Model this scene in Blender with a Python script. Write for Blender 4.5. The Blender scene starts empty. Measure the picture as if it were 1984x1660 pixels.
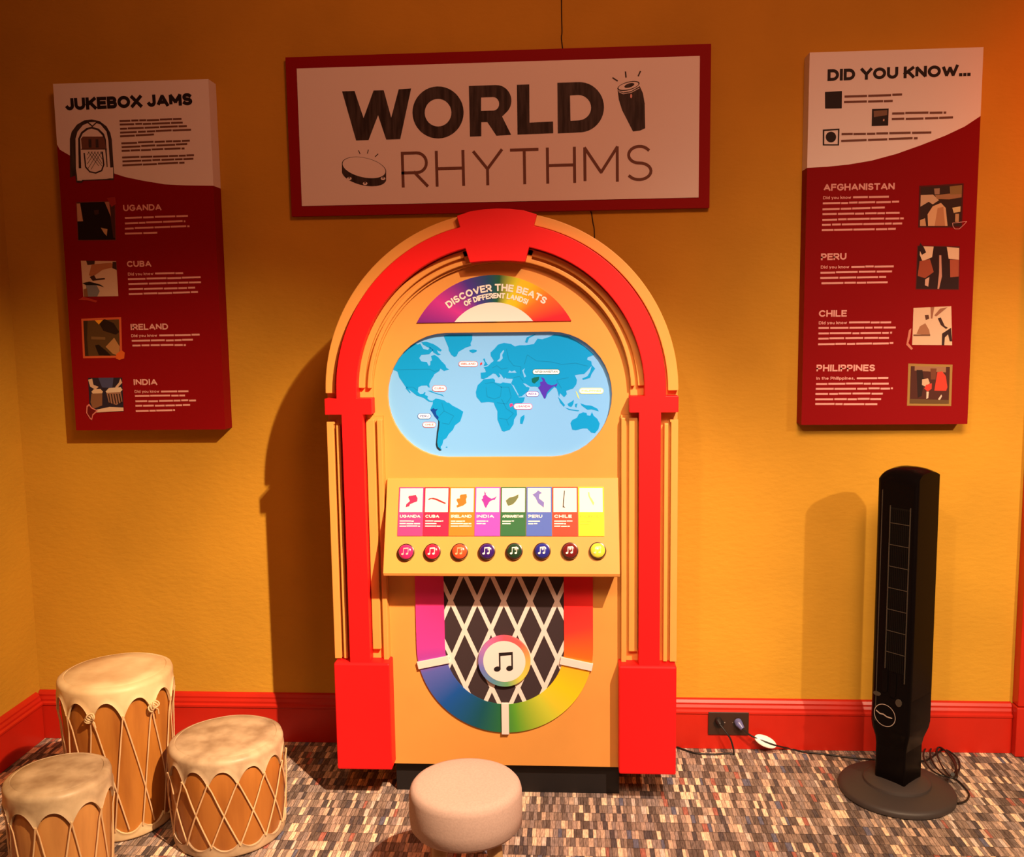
import bpy, bmesh, math, random
from mathutils import Vector, Matrix
from mathutils.geometry import tessellate_polygon
random.seed(7)
SC = bpy.context.scene
COL = SC.collection
PI = math.pi

# ------------------------------------------------------------------ camera
IMG_W, IMG_H, FOC = 1984.0, 1660.0, 1800.0
CAM_H, CAM_D = 1.35, 2.8567
PITCH, YAW, ROLL = [math.radians(a) for a in (6.54239, -3.68660, -0.76287)]
_f = Vector((math.sin(YAW)*math.cos(PITCH), math.cos(YAW)*math.cos(PITCH), -math.sin(PITCH)))
_r = Vector((math.cos(YAW), -math.sin(YAW), 0))
_u = _r.cross(_f)
_c, _s = math.cos(ROLL), math.sin(ROLL)
CX, CY, CF = _c*_r + _s*_u, -_s*_r + _c*_u, _f
CPOS = Vector((0, -CAM_D, CAM_H))
cam = bpy.data.objects.new('camera', bpy.data.cameras.new('camera'))
COL.objects.link(cam)
cam.matrix_world = Matrix((
    (CX.x, CY.x, -CF.x, CPOS.x), (CX.y, CY.y, -CF.y, CPOS.y), (CX.z, CY.z, -CF.z, CPOS.z), (0, 0, 0, 1)))
cam.data.sensor_fit = 'HORIZONTAL'
cam.data.sensor_width = 36.0
cam.data.lens = FOC/IMG_W*36.0
cam.data.clip_start = 0.05
SC.camera = cam

# ------------------------------------------------------------------ light
SC.view_settings.view_transform = 'Standard'
SC.view_settings.look = 'None'
SC.view_settings.gamma = 1.0
SC.view_settings.exposure = 0.0
SC.view_settings.use_curve_mapping = False
world = bpy.data.worlds.new('world')
SC.world = world
world.use_nodes = True
world.node_tree.nodes['Background'].inputs[0].default_value = (1.0, 0.34, 0.18, 1)
world.node_tree.nodes['Background'].inputs[1].default_value = 0.15

def spot(name, loc, aim, energy, color, size, blend, radius):
    d = bpy.data.lights.new(name, 'SPOT')
    d.energy, d.color, d.spot_size, d.spot_blend, d.shadow_soft_size = energy, color, math.radians(size), blend, radius
    o = bpy.data.objects.new(name, d)
    COL.objects.link(o)
    o.location = loc
    o.rotation_euler = (Vector(aim) - Vector(loc)).to_track_quat('-Z', 'Y').to_euler()
    return o
WARM = (1.0, 0.70, 0.50)
spot('track_spot', (0.95, -2.3, 2.9), (-0.24, -0.3, 0.36), 650, WARM, 40, 0.95, 0.015)
spot('track_spot_left', (1.0, -2.35, 2.9), (-1.55, -0.25, 0.05), 720, (1.0, 0.68, 0.38), 40, 0.95, 0.02)
spot('wall_spot', (1.8, -2.3, 2.0), (1.46, 0.0, 0.18), 215, (1.0, 0.71, 0.45), 58, 0.95, 0.02)
spot('left_track_spot', (-0.45, -2.75, 2.6), (1.15, 0.0, 0.40), 90, WARM, 38, 0.9, 0.03)
spot('soft_wall_fill', (0.3, -3.2, 2.9), (1.45, 0.0, 0.05), 640, (1.0, 0.70, 0.43), 50, 1.0, 0.5)  # unseen soft fill added to lift the lower right wall
spot('drum_spot', (-0.5, -2.6, 2.8), (-1.15, -0.75, 0.1), 55, (1.0, 0.72, 0.43), 34, 0.9, 0.03)
spot('red_wash', (0.7, -2.8, 2.9), (0.1, 0.0, 1.95), 138, (1.0, 0.35, 0.18), 78, 1.0, 0.3)  # broad unseen fill that reddens the sign and upper wall
spot('red_spot', (2.35, -1.1, 2.3), (1.85, 0.0, 1.90), 110, (1.0, 0.12, 0.01), 64, 1.0, 0.15)

# ------------------------------------------------------------------ helpers
def lin(c):
    return tuple(((v/255.0)/12.92 if v/255.0 <= .04045 else ((v/255.0+.055)/1.055)**2.4) for v in c)

def nd(t, kind, **kw):
    n = t.nodes.new(kind)
    for k, v in kw.items():
        setattr(n, k, v)
    return n

def mat(name, rgb, rough=0.6, spec=0.3, noise=0.0, scale=40.0, bump=0.0, metal=0.0, coat=0.0, emit=0.0, stretch=None, tint=None):
    m = bpy.data.materials.new(name)
    m.use_nodes = True
    t = m.node_tree
    b = t.nodes['Principled BSDF']
    b.inputs['Base Color'].default_value = (*rgb, 1)
    b.inputs['Roughness'].default_value = rough
    b.inputs['Specular IOR Level'].default_value = spec
    b.inputs['Metallic'].default_value = metal
    b.inputs['Coat Weight'].default_value = coat
    if emit:
        b.inputs['Emission Color'].default_value = (*rgb, 1)
        b.inputs['Emission Strength'].default_value = emit
    if noise or bump:
        tc = nd(t, 'ShaderNodeTexCoord')
        mp = nd(t, 'ShaderNodeMapping')
        if stretch:
            mp.inputs['Scale'].default_value = stretch
        nz = nd(t, 'ShaderNodeTexNoise')
        nz.inputs['Scale'].default_value = scale
        nz.inputs['Detail'].default_value = 6
        t.links.new(tc.outputs['Object'], mp.inputs[0])
        t.links.new(mp.outputs[0], nz.inputs['Vector'])
        if noise:
            rp = nd(t, 'ShaderNodeValToRGB')
            lo = tint if tint else tuple(v*(1-noise) for v in rgb)
            rp.color_ramp.elements[0].position = .32
            rp.color_ramp.elements[0].color = (*lo, 1)
            rp.color_ramp.elements[1].position = .62
            rp.color_ramp.elements[1].color = (*rgb, 1)
            t.links.new(nz.outputs['Fac'], rp.inputs[0])
            t.links.new(rp.outputs[0], b.inputs['Base Color'])
        if bump:
            bp = nd(t, 'ShaderNodeBump')
            bp.inputs['Strength'].default_value = bump
            bp.inputs['Distance'].default_value = .01
            t.links.new(nz.outputs['Fac'], bp.inputs['Height'])
            t.links.new(bp.outputs[0], b.inputs['Normal'])
    return m

ORIGIN = {}
def tag(o, label=None, cat=None, group=None, kind=None):
    if label: o['label'] = label
    if cat: o['category'] = cat
    if group: o['group'] = group
    if kind: o['kind'] = kind
    return o

def thing(name, loc, label, cat, group=None):
    o = bpy.data.objects.new(name, None)
    o.empty_display_size = .1
    COL.objects.link(o)
    o.location = loc
    ORIGIN[o.name] = Vector(loc)
    return tag(o, label, cat, group)

class Face:
    """a drawing plane in the place: origin, right, up, outward normal"""
    def __init__(s, o, U, V):
        s.o, s.U, s.V = Vector(o), Vector(U).normalized(), Vector(V).normalized()
        s.n = s.U.cross(s.V)
    def pt(s, u, v, d=0):
        return s.o + s.U*u + s.V*v + s.n*d
    def px(s, x, y):
        d = CX*((x-992)/FOC) - CY*((y-830)/FOC) + CF
        k = (s.o - CPOS).dot(s.n)/d.dot(s.n)
        p = CPOS + d*k - s.o
        return (p.dot(s.U), p.dot(s.V))
def upright(Y):
    return Face((0, Y, 0), (1, 0, 0), (0, 0, 1))
def at(x, y, Y):
    u, v = upright(Y).px(x, y)
    return Vector((u, Y, v))
GROUND = Face((0, 0, 0), (1, 0, 0), (0, 1, 0))
def on_floor(x, y, z=0.0):
    F = Face((0, 0, z), (1, 0, 0), (0, 1, 0))
    u, v = F.px(x, y)
    return Vector((u, v, z))
def crop(ox, oy, k):
    return lambda pts: [(ox+x/k, oy+y/k) for x, y in pts]

class MB:
    def __init__(s):
        s.v, s.f, s.m = [], [], []
    def add(s, vs, fs, mi=0):
        b = len(s.v)
        s.v += [Vector(p) for p in vs]
        for f in fs:
            s.f.append(tuple(b+i for i in f)); s.m.append(mi)
    def flat(s, F, pts, d=0.0, mi=0, holes=()):
        loops = [list(pts)] + [list(h) for h in holes]
        tri = tessellate_polygon([[Vector((x, y, 0)) for x, y in l] for l in loops])
        allp = [p for l in loops for p in l]
        vs = [F.pt(x, y, d) for x, y in allp]
        fs = []
        for a, b, c in tri:
            A, B, C = allp[a], allp[b], allp[c]
            cr = (B[0]-A[0])*(C[1]-A[1])-(B[1]-A[1])*(C[0]-A[0])
            if abs(cr) < 1e-14: continue
            fs.append((a, b, c) if cr > 0 else (a, c, b))
        s.add(vs, fs, mi)
    def slab(s, F, pts, d0, d1, mi=0, holes=()):
        """solid from depth d0 (back) to d1 (front)"""
        loops = [list(pts)] + [list(h) for h in holes]
        allp = [p for l in loops for p in l]
        n = len(allp)
        tri = tessellate_polygon([[Vector((x, y, 0)) for x, y in l] for l in loops])
        vs = [F.pt(x, y, d1) for x, y in allp] + [F.pt(x, y, d0) for x, y in allp]
        fs = []
        for a, b, c in tri:
            A, B, C = allp[a], allp[b], allp[c]
            cr = (B[0]-A[0])*(C[1]-A[1])-(B[1]-A[1])*(C[0]-A[0])
            if abs(cr) < 1e-14: continue
            t = (a, b, c) if cr > 0 else (a, c, b)
            fs.append(t); fs.append((t[0]+n, t[2]+n, t[1]+n))
        k = 0
        for li, l in enumerate(loops):
            area = sum(l[i][0]*l[(i+1) % len(l)][1]-l[(i+1) % len(l)][0]*l[i][1] for i in range(len(l)))
            ccw = (area > 0) != (li > 0)
            for i in range(len(l)):
                a, b = k+i, k+(i+1) % len(l)
                fs.append((a, a+n, b+n, b) if ccw else (b, b+n, a+n, a))
            k += len(l)
        s.add(vs, fs, mi)
    def stroke(s, F, pts, w, d=0.0, mi=0, closed=False, caps=False):
        """one mitred ribbon; caps lengthens both ends by half the width"""
        P = [tuple(p) for p in pts]
        if not closed and len(P) > 3 and math.hypot(P[0][0]-P[-1][0], P[0][1]-P[-1][1]) < 1e-7:
            closed = True; P = P[:-1]
        P = [p for i, p in enumerate(P) if i == 0 or math.hypot(p[0]-P[i-1][0], p[1]-P[i-1][1]) > 1e-7]
        n = len(P)
        if n < 2: return
        def unit(a, b):
            l = math.hypot(b[0]-a[0], b[1]-a[1]); return ((b[0]-a[0])/l, (b[1]-a[1])/l)
        # a sharp corner starts a new piece, laid a hair above the last
        for i in range(1, n-1):
            a, b = unit(P[i-1], P[i]), unit(P[i], P[i+1])
            if a[0]*b[0]+a[1]*b[1] < -.15:
                k = w*.22
                s.stroke(F, P[:i]+[(P[i][0]+a[0]*k, P[i][1]+a[1]*k)], w, d, mi, False, False)
                q = [(P[i][0]-b[0]*k, P[i][1]-b[1]*k)]+P[i+1:]+([P[0]] if closed else [])
                if caps:
                    e = unit(q[-2], q[-1]); q[-1] = (q[-1][0]+e[0]*w/2, q[-1][1]+e[1]*w/2)
                    e = unit(P[1], P[0]); m0 = len(s.v)
                s.stroke(F, q, w, d+2.5e-5, mi, False, False)
                return
        if caps and not closed:
            e = unit(P[1], P[0]); P[0] = (P[0][0]+e[0]*w/2, P[0][1]+e[1]*w/2)
            e = unit(P[-2], P[-1]); P[-1] = (P[-1][0]+e[0]*w/2, P[-1][1]+e[1]*w/2)
        vs = []
        for i in range(n):
            if closed or 0 < i < n-1:
                a, b = unit(P[i-1], P[i]), unit(P[i], P[(i+1) % n])
            elif i == 0: a = b = unit(P[0], P[1])
            else: a = b = unit(P[-2], P[-1])
            nx, ny = -a[1]-b[1], a[0]+b[0]
            l = math.hypot(nx, ny)
            if l < 1e-6: nx, ny, l = -a[1], a[0], 1.0
            nx, ny = nx/l, ny/l
            k = min(1.6, 1/max(.05, nx*-a[1]+ny*a[0]))*w/2
            vs += [F.pt(P[i][0]+nx*k, P[i][1]+ny*k, d), F.pt(P[i][0]-nx*k, P[i][1]-ny*k, d)]
        m = n if closed else n-1
        s.add(vs, [(2*i, 2*i+1, 2*((i+1) % n)+1, 2*((i+1) % n)) for i in range(m)], mi)
    def disc(s, F, x, y, rx, ry, d=0.0, mi=0, n=24, rot=0.0):
        c, sn = math.cos(rot), math.sin(rot)
        vs = []
        for i in range(n):
            a = 2*PI*i/n
            ex, ey = rx*math.cos(a), ry*math.sin(a)
            vs.append(F.pt(x+ex*c-ey*sn, y+ex*sn+ey*c, d))
        s.add(vs, [tuple(range(n))], mi)
    def rect(s, F, u0, v0, u1, v1, d=0.0, mi=0):
        s.add([F.pt(u0, v0, d), F.pt(u1, v0, d), F.pt(u1, v1, d), F.pt(u0, v1, d)], [(0, 1, 2, 3)], mi)
    def box(s, lo, hi, mi=0):
        x0, y0, z0 = lo; x1, y1, z1 = hi
        s.add([(x0, y0, z0), (x1, y0, z0), (x1, y1, z0), (x0, y1, z0), (x0, y0, z1), (x1, y0, z1), (x1, y1, z1), (x0, y1, z1)],
              [(0, 3, 2, 1), (4, 5, 6, 7), (0, 1, 5, 4), (1, 2, 6, 5), (2, 3, 7, 6), (3, 0, 4, 7)], mi)
    def tube(s, pts, r, n=8, mi=0, closed=False):
        P = [Vector(p) for p in pts]
        m = len(P)
        rs = r if isinstance(r, (list, tuple)) else [r]*m
        up = Vector((0, 0, 1))
        vs, prev = [], None
        for i in range(m):
            if closed:
                t = P[(i+1) % m]-P[i-1]
            else:
                t = P[min(i+1, m-1)]-P[max(i-1, 0)]
            t.normalize()
            if prev is None:
                a = t.cross(up)
                if a.length < .05: a = t.cross(Vector((1, 0, 0)))
            else:
                a = prev - t*prev.dot(t)
            a.normalize(); prev = a
            b = t.cross(a)
            for k in range(n):
                an = 2*PI*k/n
                vs.append(P[i]+(a*math.cos(an)+b*math.sin(an))*rs[i])
        fs = []
        for i in range(m if closed else m-1):
            j = (i+1) % m
            for k in range(n):
                l = (k+1) % n
                fs.append((i*n+k, j*n+k, j*n+l, i*n+l))
        if not closed:
            fs.append(tuple(range(n))[::-1])
            fs.append(tuple((m-1)*n+k for k in range(n)))
        s.add(vs, fs, mi)
    def revolve(s, prof, n=48, c=(0, 0, 0), mi=0, rad=None):
        """prof = [(r,z)...] bottom to top; rad(angle,r,z)->r"""
        c = Vector(c)
        vs, fs = [], []
        for (r, z) in prof:
            for k in range(n):
                a = 2*PI*k/n
                q = rad(a, r, z) if rad else r
                vs.append(c+Vector((q*math.cos(a), q*math.sin(a), z)))
        for i in range(len(prof)-1):
            for k in range(n):
                l = (k+1) % n
                fs.append((i*n+k, i*n+l, (i+1)*n+l, (i+1)*n+k))
        fs.append(tuple(range(n))[::-1])
        fs.append(tuple((len(prof)-1)*n+k for k in range(n)))
        s.add(vs, fs, mi)
    def ball(s, c, r, n=12, mi=0, sc=(1, 1, 1)):
        c = Vector(c)
        prof = [(r*math.cos(-PI/2+PI*i/n), r*math.sin(-PI/2+PI*i/n)) for i in range(1, n)]
        b = len(s.v)
        s.revolve(prof, n*2, (0, 0, 0), mi)
        for i in range(b, len(s.v)):
            v = s.v[i]
            s.v[i] = c+Vector((v.x*sc[0], v.y*sc[1], v.z*sc[2]))
    def build(s, name, mats, parent=None, origin=None, smooth=None, bevel=0.0, label=None, subsurf=0):
        if not isinstance(mats, (list, tuple)): mats = [mats]
        lo = Vector([min(v[i] for v in s.v) for i in range(3)])
        hi = Vector([max(v[i] for v in s.v) for i in range(3)])
        o0 = Vector(origin) if origin is not None else Vector(((lo.x+hi.x)/2, (lo.y+hi.y)/2, lo.z))
        me = bpy.data.meshes.new(name)
        me.from_pydata([v-o0 for v in s.v], [], s.f)
        for m in mats: me.materials.append(m)
        me.polygons.foreach_set('material_index', s.m)
        me.update()
        o = bpy.data.objects.new(name, me)
        COL.objects.link(o)
        if smooth is not None:
            me.polygons.foreach_set('use_smooth', [True]*len(me.polygons))
            bm = bmesh.new(); bm.from_mesh(me)
            for e in bm.edges:
                if len(e.link_faces) == 2 and e.calc_face_angle(0) > math.radians(smooth): e.smooth = False
            bm.to_mesh(me); bm.free()
        if bevel:
            b = o.modifiers.new('bevel', 'BEVEL')
            b.width, b.segments, b.limit_method, b.angle_limit = bevel, 2, 'ANGLE', math.radians(40)
        if parent is not None:
            o.parent = parent
            o.location = o0-ORIGIN[parent.name]
        else:
            o.location = o0
        ORIGIN[o.name] = o0
        if label: o['label'] = label
        return o

def arc(cx, cy, rx, ry, a0, a1, n=16):
    return [(cx+rx*math.cos(math.radians(a0+(a1-a0)*i/n)), cy+ry*math.sin(math.radians(a0+(a1-a0)*i/n))) for i in range(n+1)]

# --- a geometric stroke alphabet, skeletons in a unit box: (width, strokes)
GL = {
 'A': (.95, [[(0, 0), (.5, 1), (1, 0)], [(.2, .3), (.8, .3)]]),
 'B': (.72, [[(0, 0), (0, 1), (.55, 1)]+arc(.6, .76, .34, .24, 90, -90, 10)+[(0, .52)], [(0, .52), (.6, .52)]+arc(.62, .26, .38, .26, 90, -90, 10)+[(0, 0)]]),
 'C': (.88, [arc(.55, .5, .55, .5, 48, 312, 22)]),
 'D': (.85, [[(0, 0), (0, 1), (.45, 1)]+arc(.45, .5, .55, .5, 90, -90, 16)+[(0, 0)]]),
 'E': (.66, [[(1, 1), (0, 1), (0, 0), (1, 0)], [(0, .51), (.9, .51)]]),
 'F': (.66, [[(1, 1), (0, 1), (0, 0)], [(0, .5), (.9, .5)]]),
 'G': (.92, [arc(.52, .5, .52, .5, 48, 350, 24)+[(1, .46), (.6, .46)]]),
 'H': (.82, [[(0, 0), (0, 1)], [(1, 0), (1, 1)], [(0, .5), (1, .5)]]),
 'I': (.0, [[(0, 0), (0, 1)]]),
 'J': (.58, [[(1, 1), (1, .33)]+arc(.5, .33, .5, .33, 0, -150, 12)]),
 'K': (.78, [[(0, 0), (0, 1)], [(.95, 1), (0, .36)], [(.36, .6), (1, 0)]]),
 'L': (.62, [[(0, 1), (0, 0), (1, 0)]]),
 'M': (.98, [[(0, 0), (0, 1), (.5, .25), (1, 1), (1, 0)]]),
 'N': (.84, [[(0, 0), (0, 1), (1, 0), (1, 1)]]),
 'O': (1.0, [arc(.5, .5, .5, .5, 0, 360, 32)]),
 'P': (.7, [[(0, 0), (0, 1), (.55, 1)]+arc(.6, .7, .4, .3, 90, -90, 12)+[(0, .4)]]),
 'R': (.74, [[(0, 0), (0, 1), (.55, 1)]+arc(.6, .7, .4, .3, 90, -90, 12)+[(0, .4)], [(.5, .4), (1, 0)]]),
 'S': (.7, [arc(.5, .75, .46, .25, 35, 270, 16)+arc(.5, .25, .5, .25, 90, -145, 16)]),
 'T': (.78, [[(0, 1), (1, 1)], [(.5, 1), (.5, 0)]]),
 'U': (.82, [[(0, 1), (0, .42)]+arc(.5, .42, .5, .42, 180, 360, 16)+[(1, 1)]]),
 'V': (.9, [[(0, 1), (.5, 0), (1, 1)]]),
 'W': (1.35, [[(0, 1), (.26, 0), (.5, .85), (.74, 0), (1, 1)]]),
 'X': (.85, [[(0, 0), (1, 1)], [(0, 1), (1, 0)]]),
 'Y': (.86, [[(0, 1), (.5, .45), (1, 1)], [(.5, .45), (.5, 0)]]),
 '.': (.02, [[(0, 0), (1, 0)]]),
 '!': (.0, [[(0, 1), (0, .35)], [(0, .04), (0, 0)]]),
 ',': (.05, [[(1, .05), (0, -.15)]]),
 # small letters, x-height .68
 'd': (.58, [[(1, 1), (1, 0)], arc(.5, .34, .5, .34, 0, 360, 14)]),
 'i': (.0, [[(0, .68), (0, 0)], [(0, .95), (0, 1)]]),
 'y': (.56, [[(0, .68), (.5, 0)], [(1, .68), (.3, -.25)]]),
 'o': (.6, [arc(.5, .34, .5, .34, 0, 360, 14)]),
 'u': (.54, [[(0, .68), (0, .25)]+arc(.5, .25, .5, .25, 180, 360, 8)+[(1, .68), (1, 0)]]),
 'k': (.52, [[(0, 0), (0, 1)], [(.95, .68), (0, .25)], [(.35, .42), (1, 0)]]),
 'n': (.54, [[(0, 0), (0, .68)], [(0, .42)]+arc(.5, .42, .5, .26, 180, 0, 8)+[(1, 0)]]),
 'w': (.85, [[(0, .68), (.26, 0), (.5, .6), (.74, 0), (1, .68)]]),
 'h': (.54, [[(0, 0), (0, 1)], [(0, .42)]+arc(.5, .42, .5, .26, 180, 0, 8)+[(1, 0)]]),
 'e': (.58, [[(0, .34), (1, .34)]+arc(.5, .34, .5, .34, 0, 310, 12)]),
 't': (.34, [[(.5, .95), (.5, 0)], [(0, .66), (1, .66)]]),
 'p': (.58, [[(0, .68), (0, -.28)], arc(.5, .34, .5, .34, 0, 360, 14)]),
 'l': (.0, [[(0, 0), (0, 1)]]),
 's': (.46, [[(.95, .56), (.5, .68), (.1, .52), (.5, .34), (.95, .17), (.5, 0), (.05, .12)]]),
 'a': (.56, [[(1, .68), (1, 0)], arc(.5, .34, .5, .34, 0, 360, 14)]),
}
def layout(txt, wt, gap):
    """glyph boxes for cap height 1: list of (char, x0, inner width), total width"""
    x, out = 0.0, []
    for ch in txt:
        if ch == ' ':
            x += .42; continue
        w = GL[ch][0]*(1-wt*.35)
        if ch == 'I' or GL[ch][0] == 0: w = 0
        out.append((ch, x+wt/2, w)); x += w+wt+gap
    return out, x-gap
def write(mb, F, txt, a, b, cap, wt=.2, gap=.12, d=0.0006, mi=0, caps=False):
    """lettering from a to b (face coordinates of the baseline ends), cap height cap"""
    lay, tot = layout(txt, wt, gap)
    dx, dy = b[0]-a[0], b[1]-a[1]
    L = math.hypot(dx, dy)
    kx = L/tot
    ex, ey = dx/L, dy/L
    for ch, x0, w in lay:
        for k, st in enumerate(GL[ch][1]):
            P = []
            for (gx, gy) in st:
                X = (x0+gx*w)*kx
                Y = (wt/2+gy*(1-wt))*cap
                P.append((a[0]+ex*X-ey*Y, a[1]+ey*X+ex*Y))
            mb.stroke(F, P, wt*cap*(.5+.5*min(1.25, kx/cap)), d+k*4e-5, mi, caps=True)
def write_px(mb, F, txt, p0, p1, cap_px, wt=.2, gap=.12, d=0.0006, mi=0, caps=False):
    a, b = F.px(*p0), F.px(*p1)
    t = F.px(p0[0], p0[1]-cap_px)
    write(mb, F, txt, a, b, t[1]-a[1], wt, gap, d, mi, caps)
def write_arc(mb, F, txt, c, R, a0, a1, cap, wt, gap, d, mi=0):
    lay, tot = layout(txt, wt, gap)
    for ch, x0, w in lay:
        xc = x0+w/2
        an = math.radians(a0+(a1-a0)*xc/tot)
        kx = R*math.radians(abs(a1-a0))/tot
        ex = (math.sin(an), -math.cos(an)); ey = (math.cos(an), math.sin(an))
        o = (c[0]+R*ey[0], c[1]+R*ey[1])
        for k, st in enumerate(GL[ch][1]):
            P = []
            for gx, gy in st:
                X, Y = (gx-.5)*w*kx, (wt/2+gy*(1-wt))*cap
                P.append((o[0]+ex[0]*X+ey[0]*Y, o[1]+ex[1]*X+ey[1]*Y))
            mb.stroke(F, P, wt*cap*.92, d+k*4e-5, mi, caps=True)
def dashes(mb, F, p0, p1, h, d=.0006, mi=0, lead=0.0):
    """one line of unreadable small print between two face points"""
    dx, dy = p1[0]-p0[0], p1[1]-p0[1]
    L = math.hypot(dx, dy)
    ex, ey = dx/L, dy/L
    x = lead
    while x < L-h*.5:
        w = min(random.uniform(2.5, 8.5)*h, L-x)
        y = random.uniform(-.08, .08)*h
        q = [(x, y-h*.36), (x+w, y-h*.36), (x+w, y+h*.36), (x, y+h*.36)]
        mb.add([F.pt(p0[0]+ex*a-ey*b, p0[1]+ey*a+ex*b, d) for a, b in q], [(0, 1, 2, 3)], mi)
        x += w+h*random.uniform(.25, .5)
def note(mb, F, u, v, s, d, mi=0, tilt=.1):
    """beamed pair of eighth notes, s = overall height"""
    for k in (-1, 1):
        mb.disc(F, u+k*.30*s-.08*s, v-.36*s+k*.02*s, .17*s, .13*s, d, mi, 18, .25)
        mb.stroke(F, [(u+k*.30*s+.045*s, v-.36*s+k*.02*s), (u+k*.30*s+.045*s, v+.40*s+k*.03*s)], .075*s, d+4e-5, mi)
    a, b = (u-.292*s, v+.37*s), (u+.382*s, v+.43*s)
    e = d+8e-5
    mb.add([F.pt(a[0], a[1]-.1*s, e), F.pt(b[0], b[1]-.1*s, e), F.pt(b[0], b[1]+.06*s, e), F.pt(a[0], a[1]+.06*s, e)], [(0, 1, 2, 3)], mi)
def clip_convex(poly, clip):
    out = list(poly)
    n = len(clip)
    for i in range(n):
        a, b = clip[i], clip[(i+1) % n]
        src, out = out, []
        def side(p): return (b[0]-a[0])*(p[1]-a[1])-(b[1]-a[1])*(p[0]-a[0])
        for j in range(len(src)):
            p, q = src[j-1], src[j]
            sp, sq = side(p), side(q)
            if (sp >= 0) != (sq >= 0):
                t = sp/(sp-sq)
                out.append((p[0]+(q[0]-p[0])*t, p[1]+(q[1]-p[1])*t))
            if sq >= 0: out.append(q)
        if not out: return []
    return out
def smooth_line(P, n=6):
    P = [Vector(p) for p in P]
    out = []
    for i in range(len(P)-1):
        p0, p1, p2, p3 = P[max(i-1, 0)], P[i], P[i+1], P[min(i+2, len(P)-1)]
        for k in range(n):
            t = k/n
            out.append(.5*((2*p1)+(p2-p0)*t+(2*p0-5*p1+4*p2-p3)*t*t+(3*p1-p0-3*p2+p3)*t**3))
    out.append(P[-1])
    return out

# ------------------------------------------------------------------ materials
M_wall = mat('orange_plaster', (.56, .295, .026), .75, .2, noise=.12, scale=3.0, bump=0)
def add_plaster(m, s):
    t = m.node_tree
    b = t.nodes['Principled BSDF']
    tc = nd(t, 'ShaderNodeTexCoord')
    mp = nd(t, 'ShaderNodeMapping'); mp.inputs['Scale'].default_value = (1, 1, 2.2)
    n1 = nd(t, 'ShaderNodeTexNoise'); n1.inputs['Scale'].default_value = 38; n1.inputs['Detail'].default_value = 8
    bp = nd(t, 'ShaderNodeBump'); bp.inputs['Strength'].default_value = s; bp.inputs['Distance'].default_value = .006
    t.links.new(tc.outputs['Object'], mp.inputs[0]); t.links.new(mp.outputs[0], n1.inputs['Vector'])
    t.links.new(n1.outputs['Fac'], bp.inputs['Height']); t.links.new(bp.outputs[0], b.inputs['Normal'])
add_plaster(M_wall, .25)
M_trim = mat('red_gloss_paint', (.50, .016, .006), .38, .4, noise=.15, scale=6)
M_signred = mat('sign_red', (.26, .004, .006), .6, .1)
M_white = mat('sign_white', (.80, .74, .72), .6, .25)
M_panelred = mat('panel_red', (.23, .003, .005), .6, .08)
M_ink = mat('black_ink', (.018, .012, .012), .6, .2)
M_brush = mat('brushed_ink', (.025, .016, .014), .6, .2, noise=.9, scale=14, stretch=(6, 1, .7), tint=(.07, .05, .045))
M_brown = mat('brown_ink', (.16, .07, .05), .6, .2)
M_paleink = mat('pale_ink', (.74, .38, .35), .6, .2)
M_tan = mat('tan_paint', (.72, .335, .075), .5, .3, noise=.05, scale=8)
M_red = mat('jukebox_red', (.80, .008, .010), .5, .3)
M_blackbase = mat('black_base_paint', (.012, .010, .010), .6, .3)
M_blackplastic = mat('black_gloss_plastic', (.003, .002, .002), .2, .06)
M_blacksatin = mat('black_satin_plastic', (.014, .011, .011), .4, .4)
M_greyplastic = mat('charcoal_plastic', (.042, .033, .031), .5, .35)
M_silver = mat('silver_print', (.6, .55, .5), .3, .5, metal=.7)
M_cord = mat('black_cord', (.012, .010, .009), .45, .4)
M_hide = mat('cream_rawhide', (.82, .63, .36), .5, .4, noise=.3, scale=9, bump=.1, tint=(.62, .40, .20))
M_hideold = mat('stained_rawhide', (.58, .43, .27), .45, .4, noise=.4, scale=15, bump=.12, tint=(.32, .21, .12))
M_wood = mat('orange_log_wood', (.50, .195, .034), .42, .45, noise=.5, scale=26, stretch=(1, 1, .12), tint=(.32, .105, .016))
M_wood2 = mat('honey_log_wood', (.58, .27, .08), .42, .45, noise=.5, scale=28, stretch=(1, 1, .12), tint=(.38, .155, .045))
M_wood3 = mat('brown_log_wood', (.42, .155, .028), .42, .45, noise=.5, scale=24, stretch=(1, 1, .12), tint=(.28, .09, .014))
M_lace = mat('rawhide_lace', (.72, .47, .25), .6, .3)
M_fabric = mat('beige_fabric', (.56, .40, .33), .9, .08, noise=.1, scale=220, bump=.05)
M_legwood = mat('pale_leg_wood', (.55, .33, .14), .5, .3, noise=.3, scale=8, stretch=(1, 1, .2))
M_plate = mat('dark_brown_plate', (.035, .016, .010), .45, .4)
M_blueplug = mat('blue_grey_plug', (.12, .13, .30), .3, .5)
M_tag = mat('white_plastic', (.85, .82, .78), .35, .4)

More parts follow.
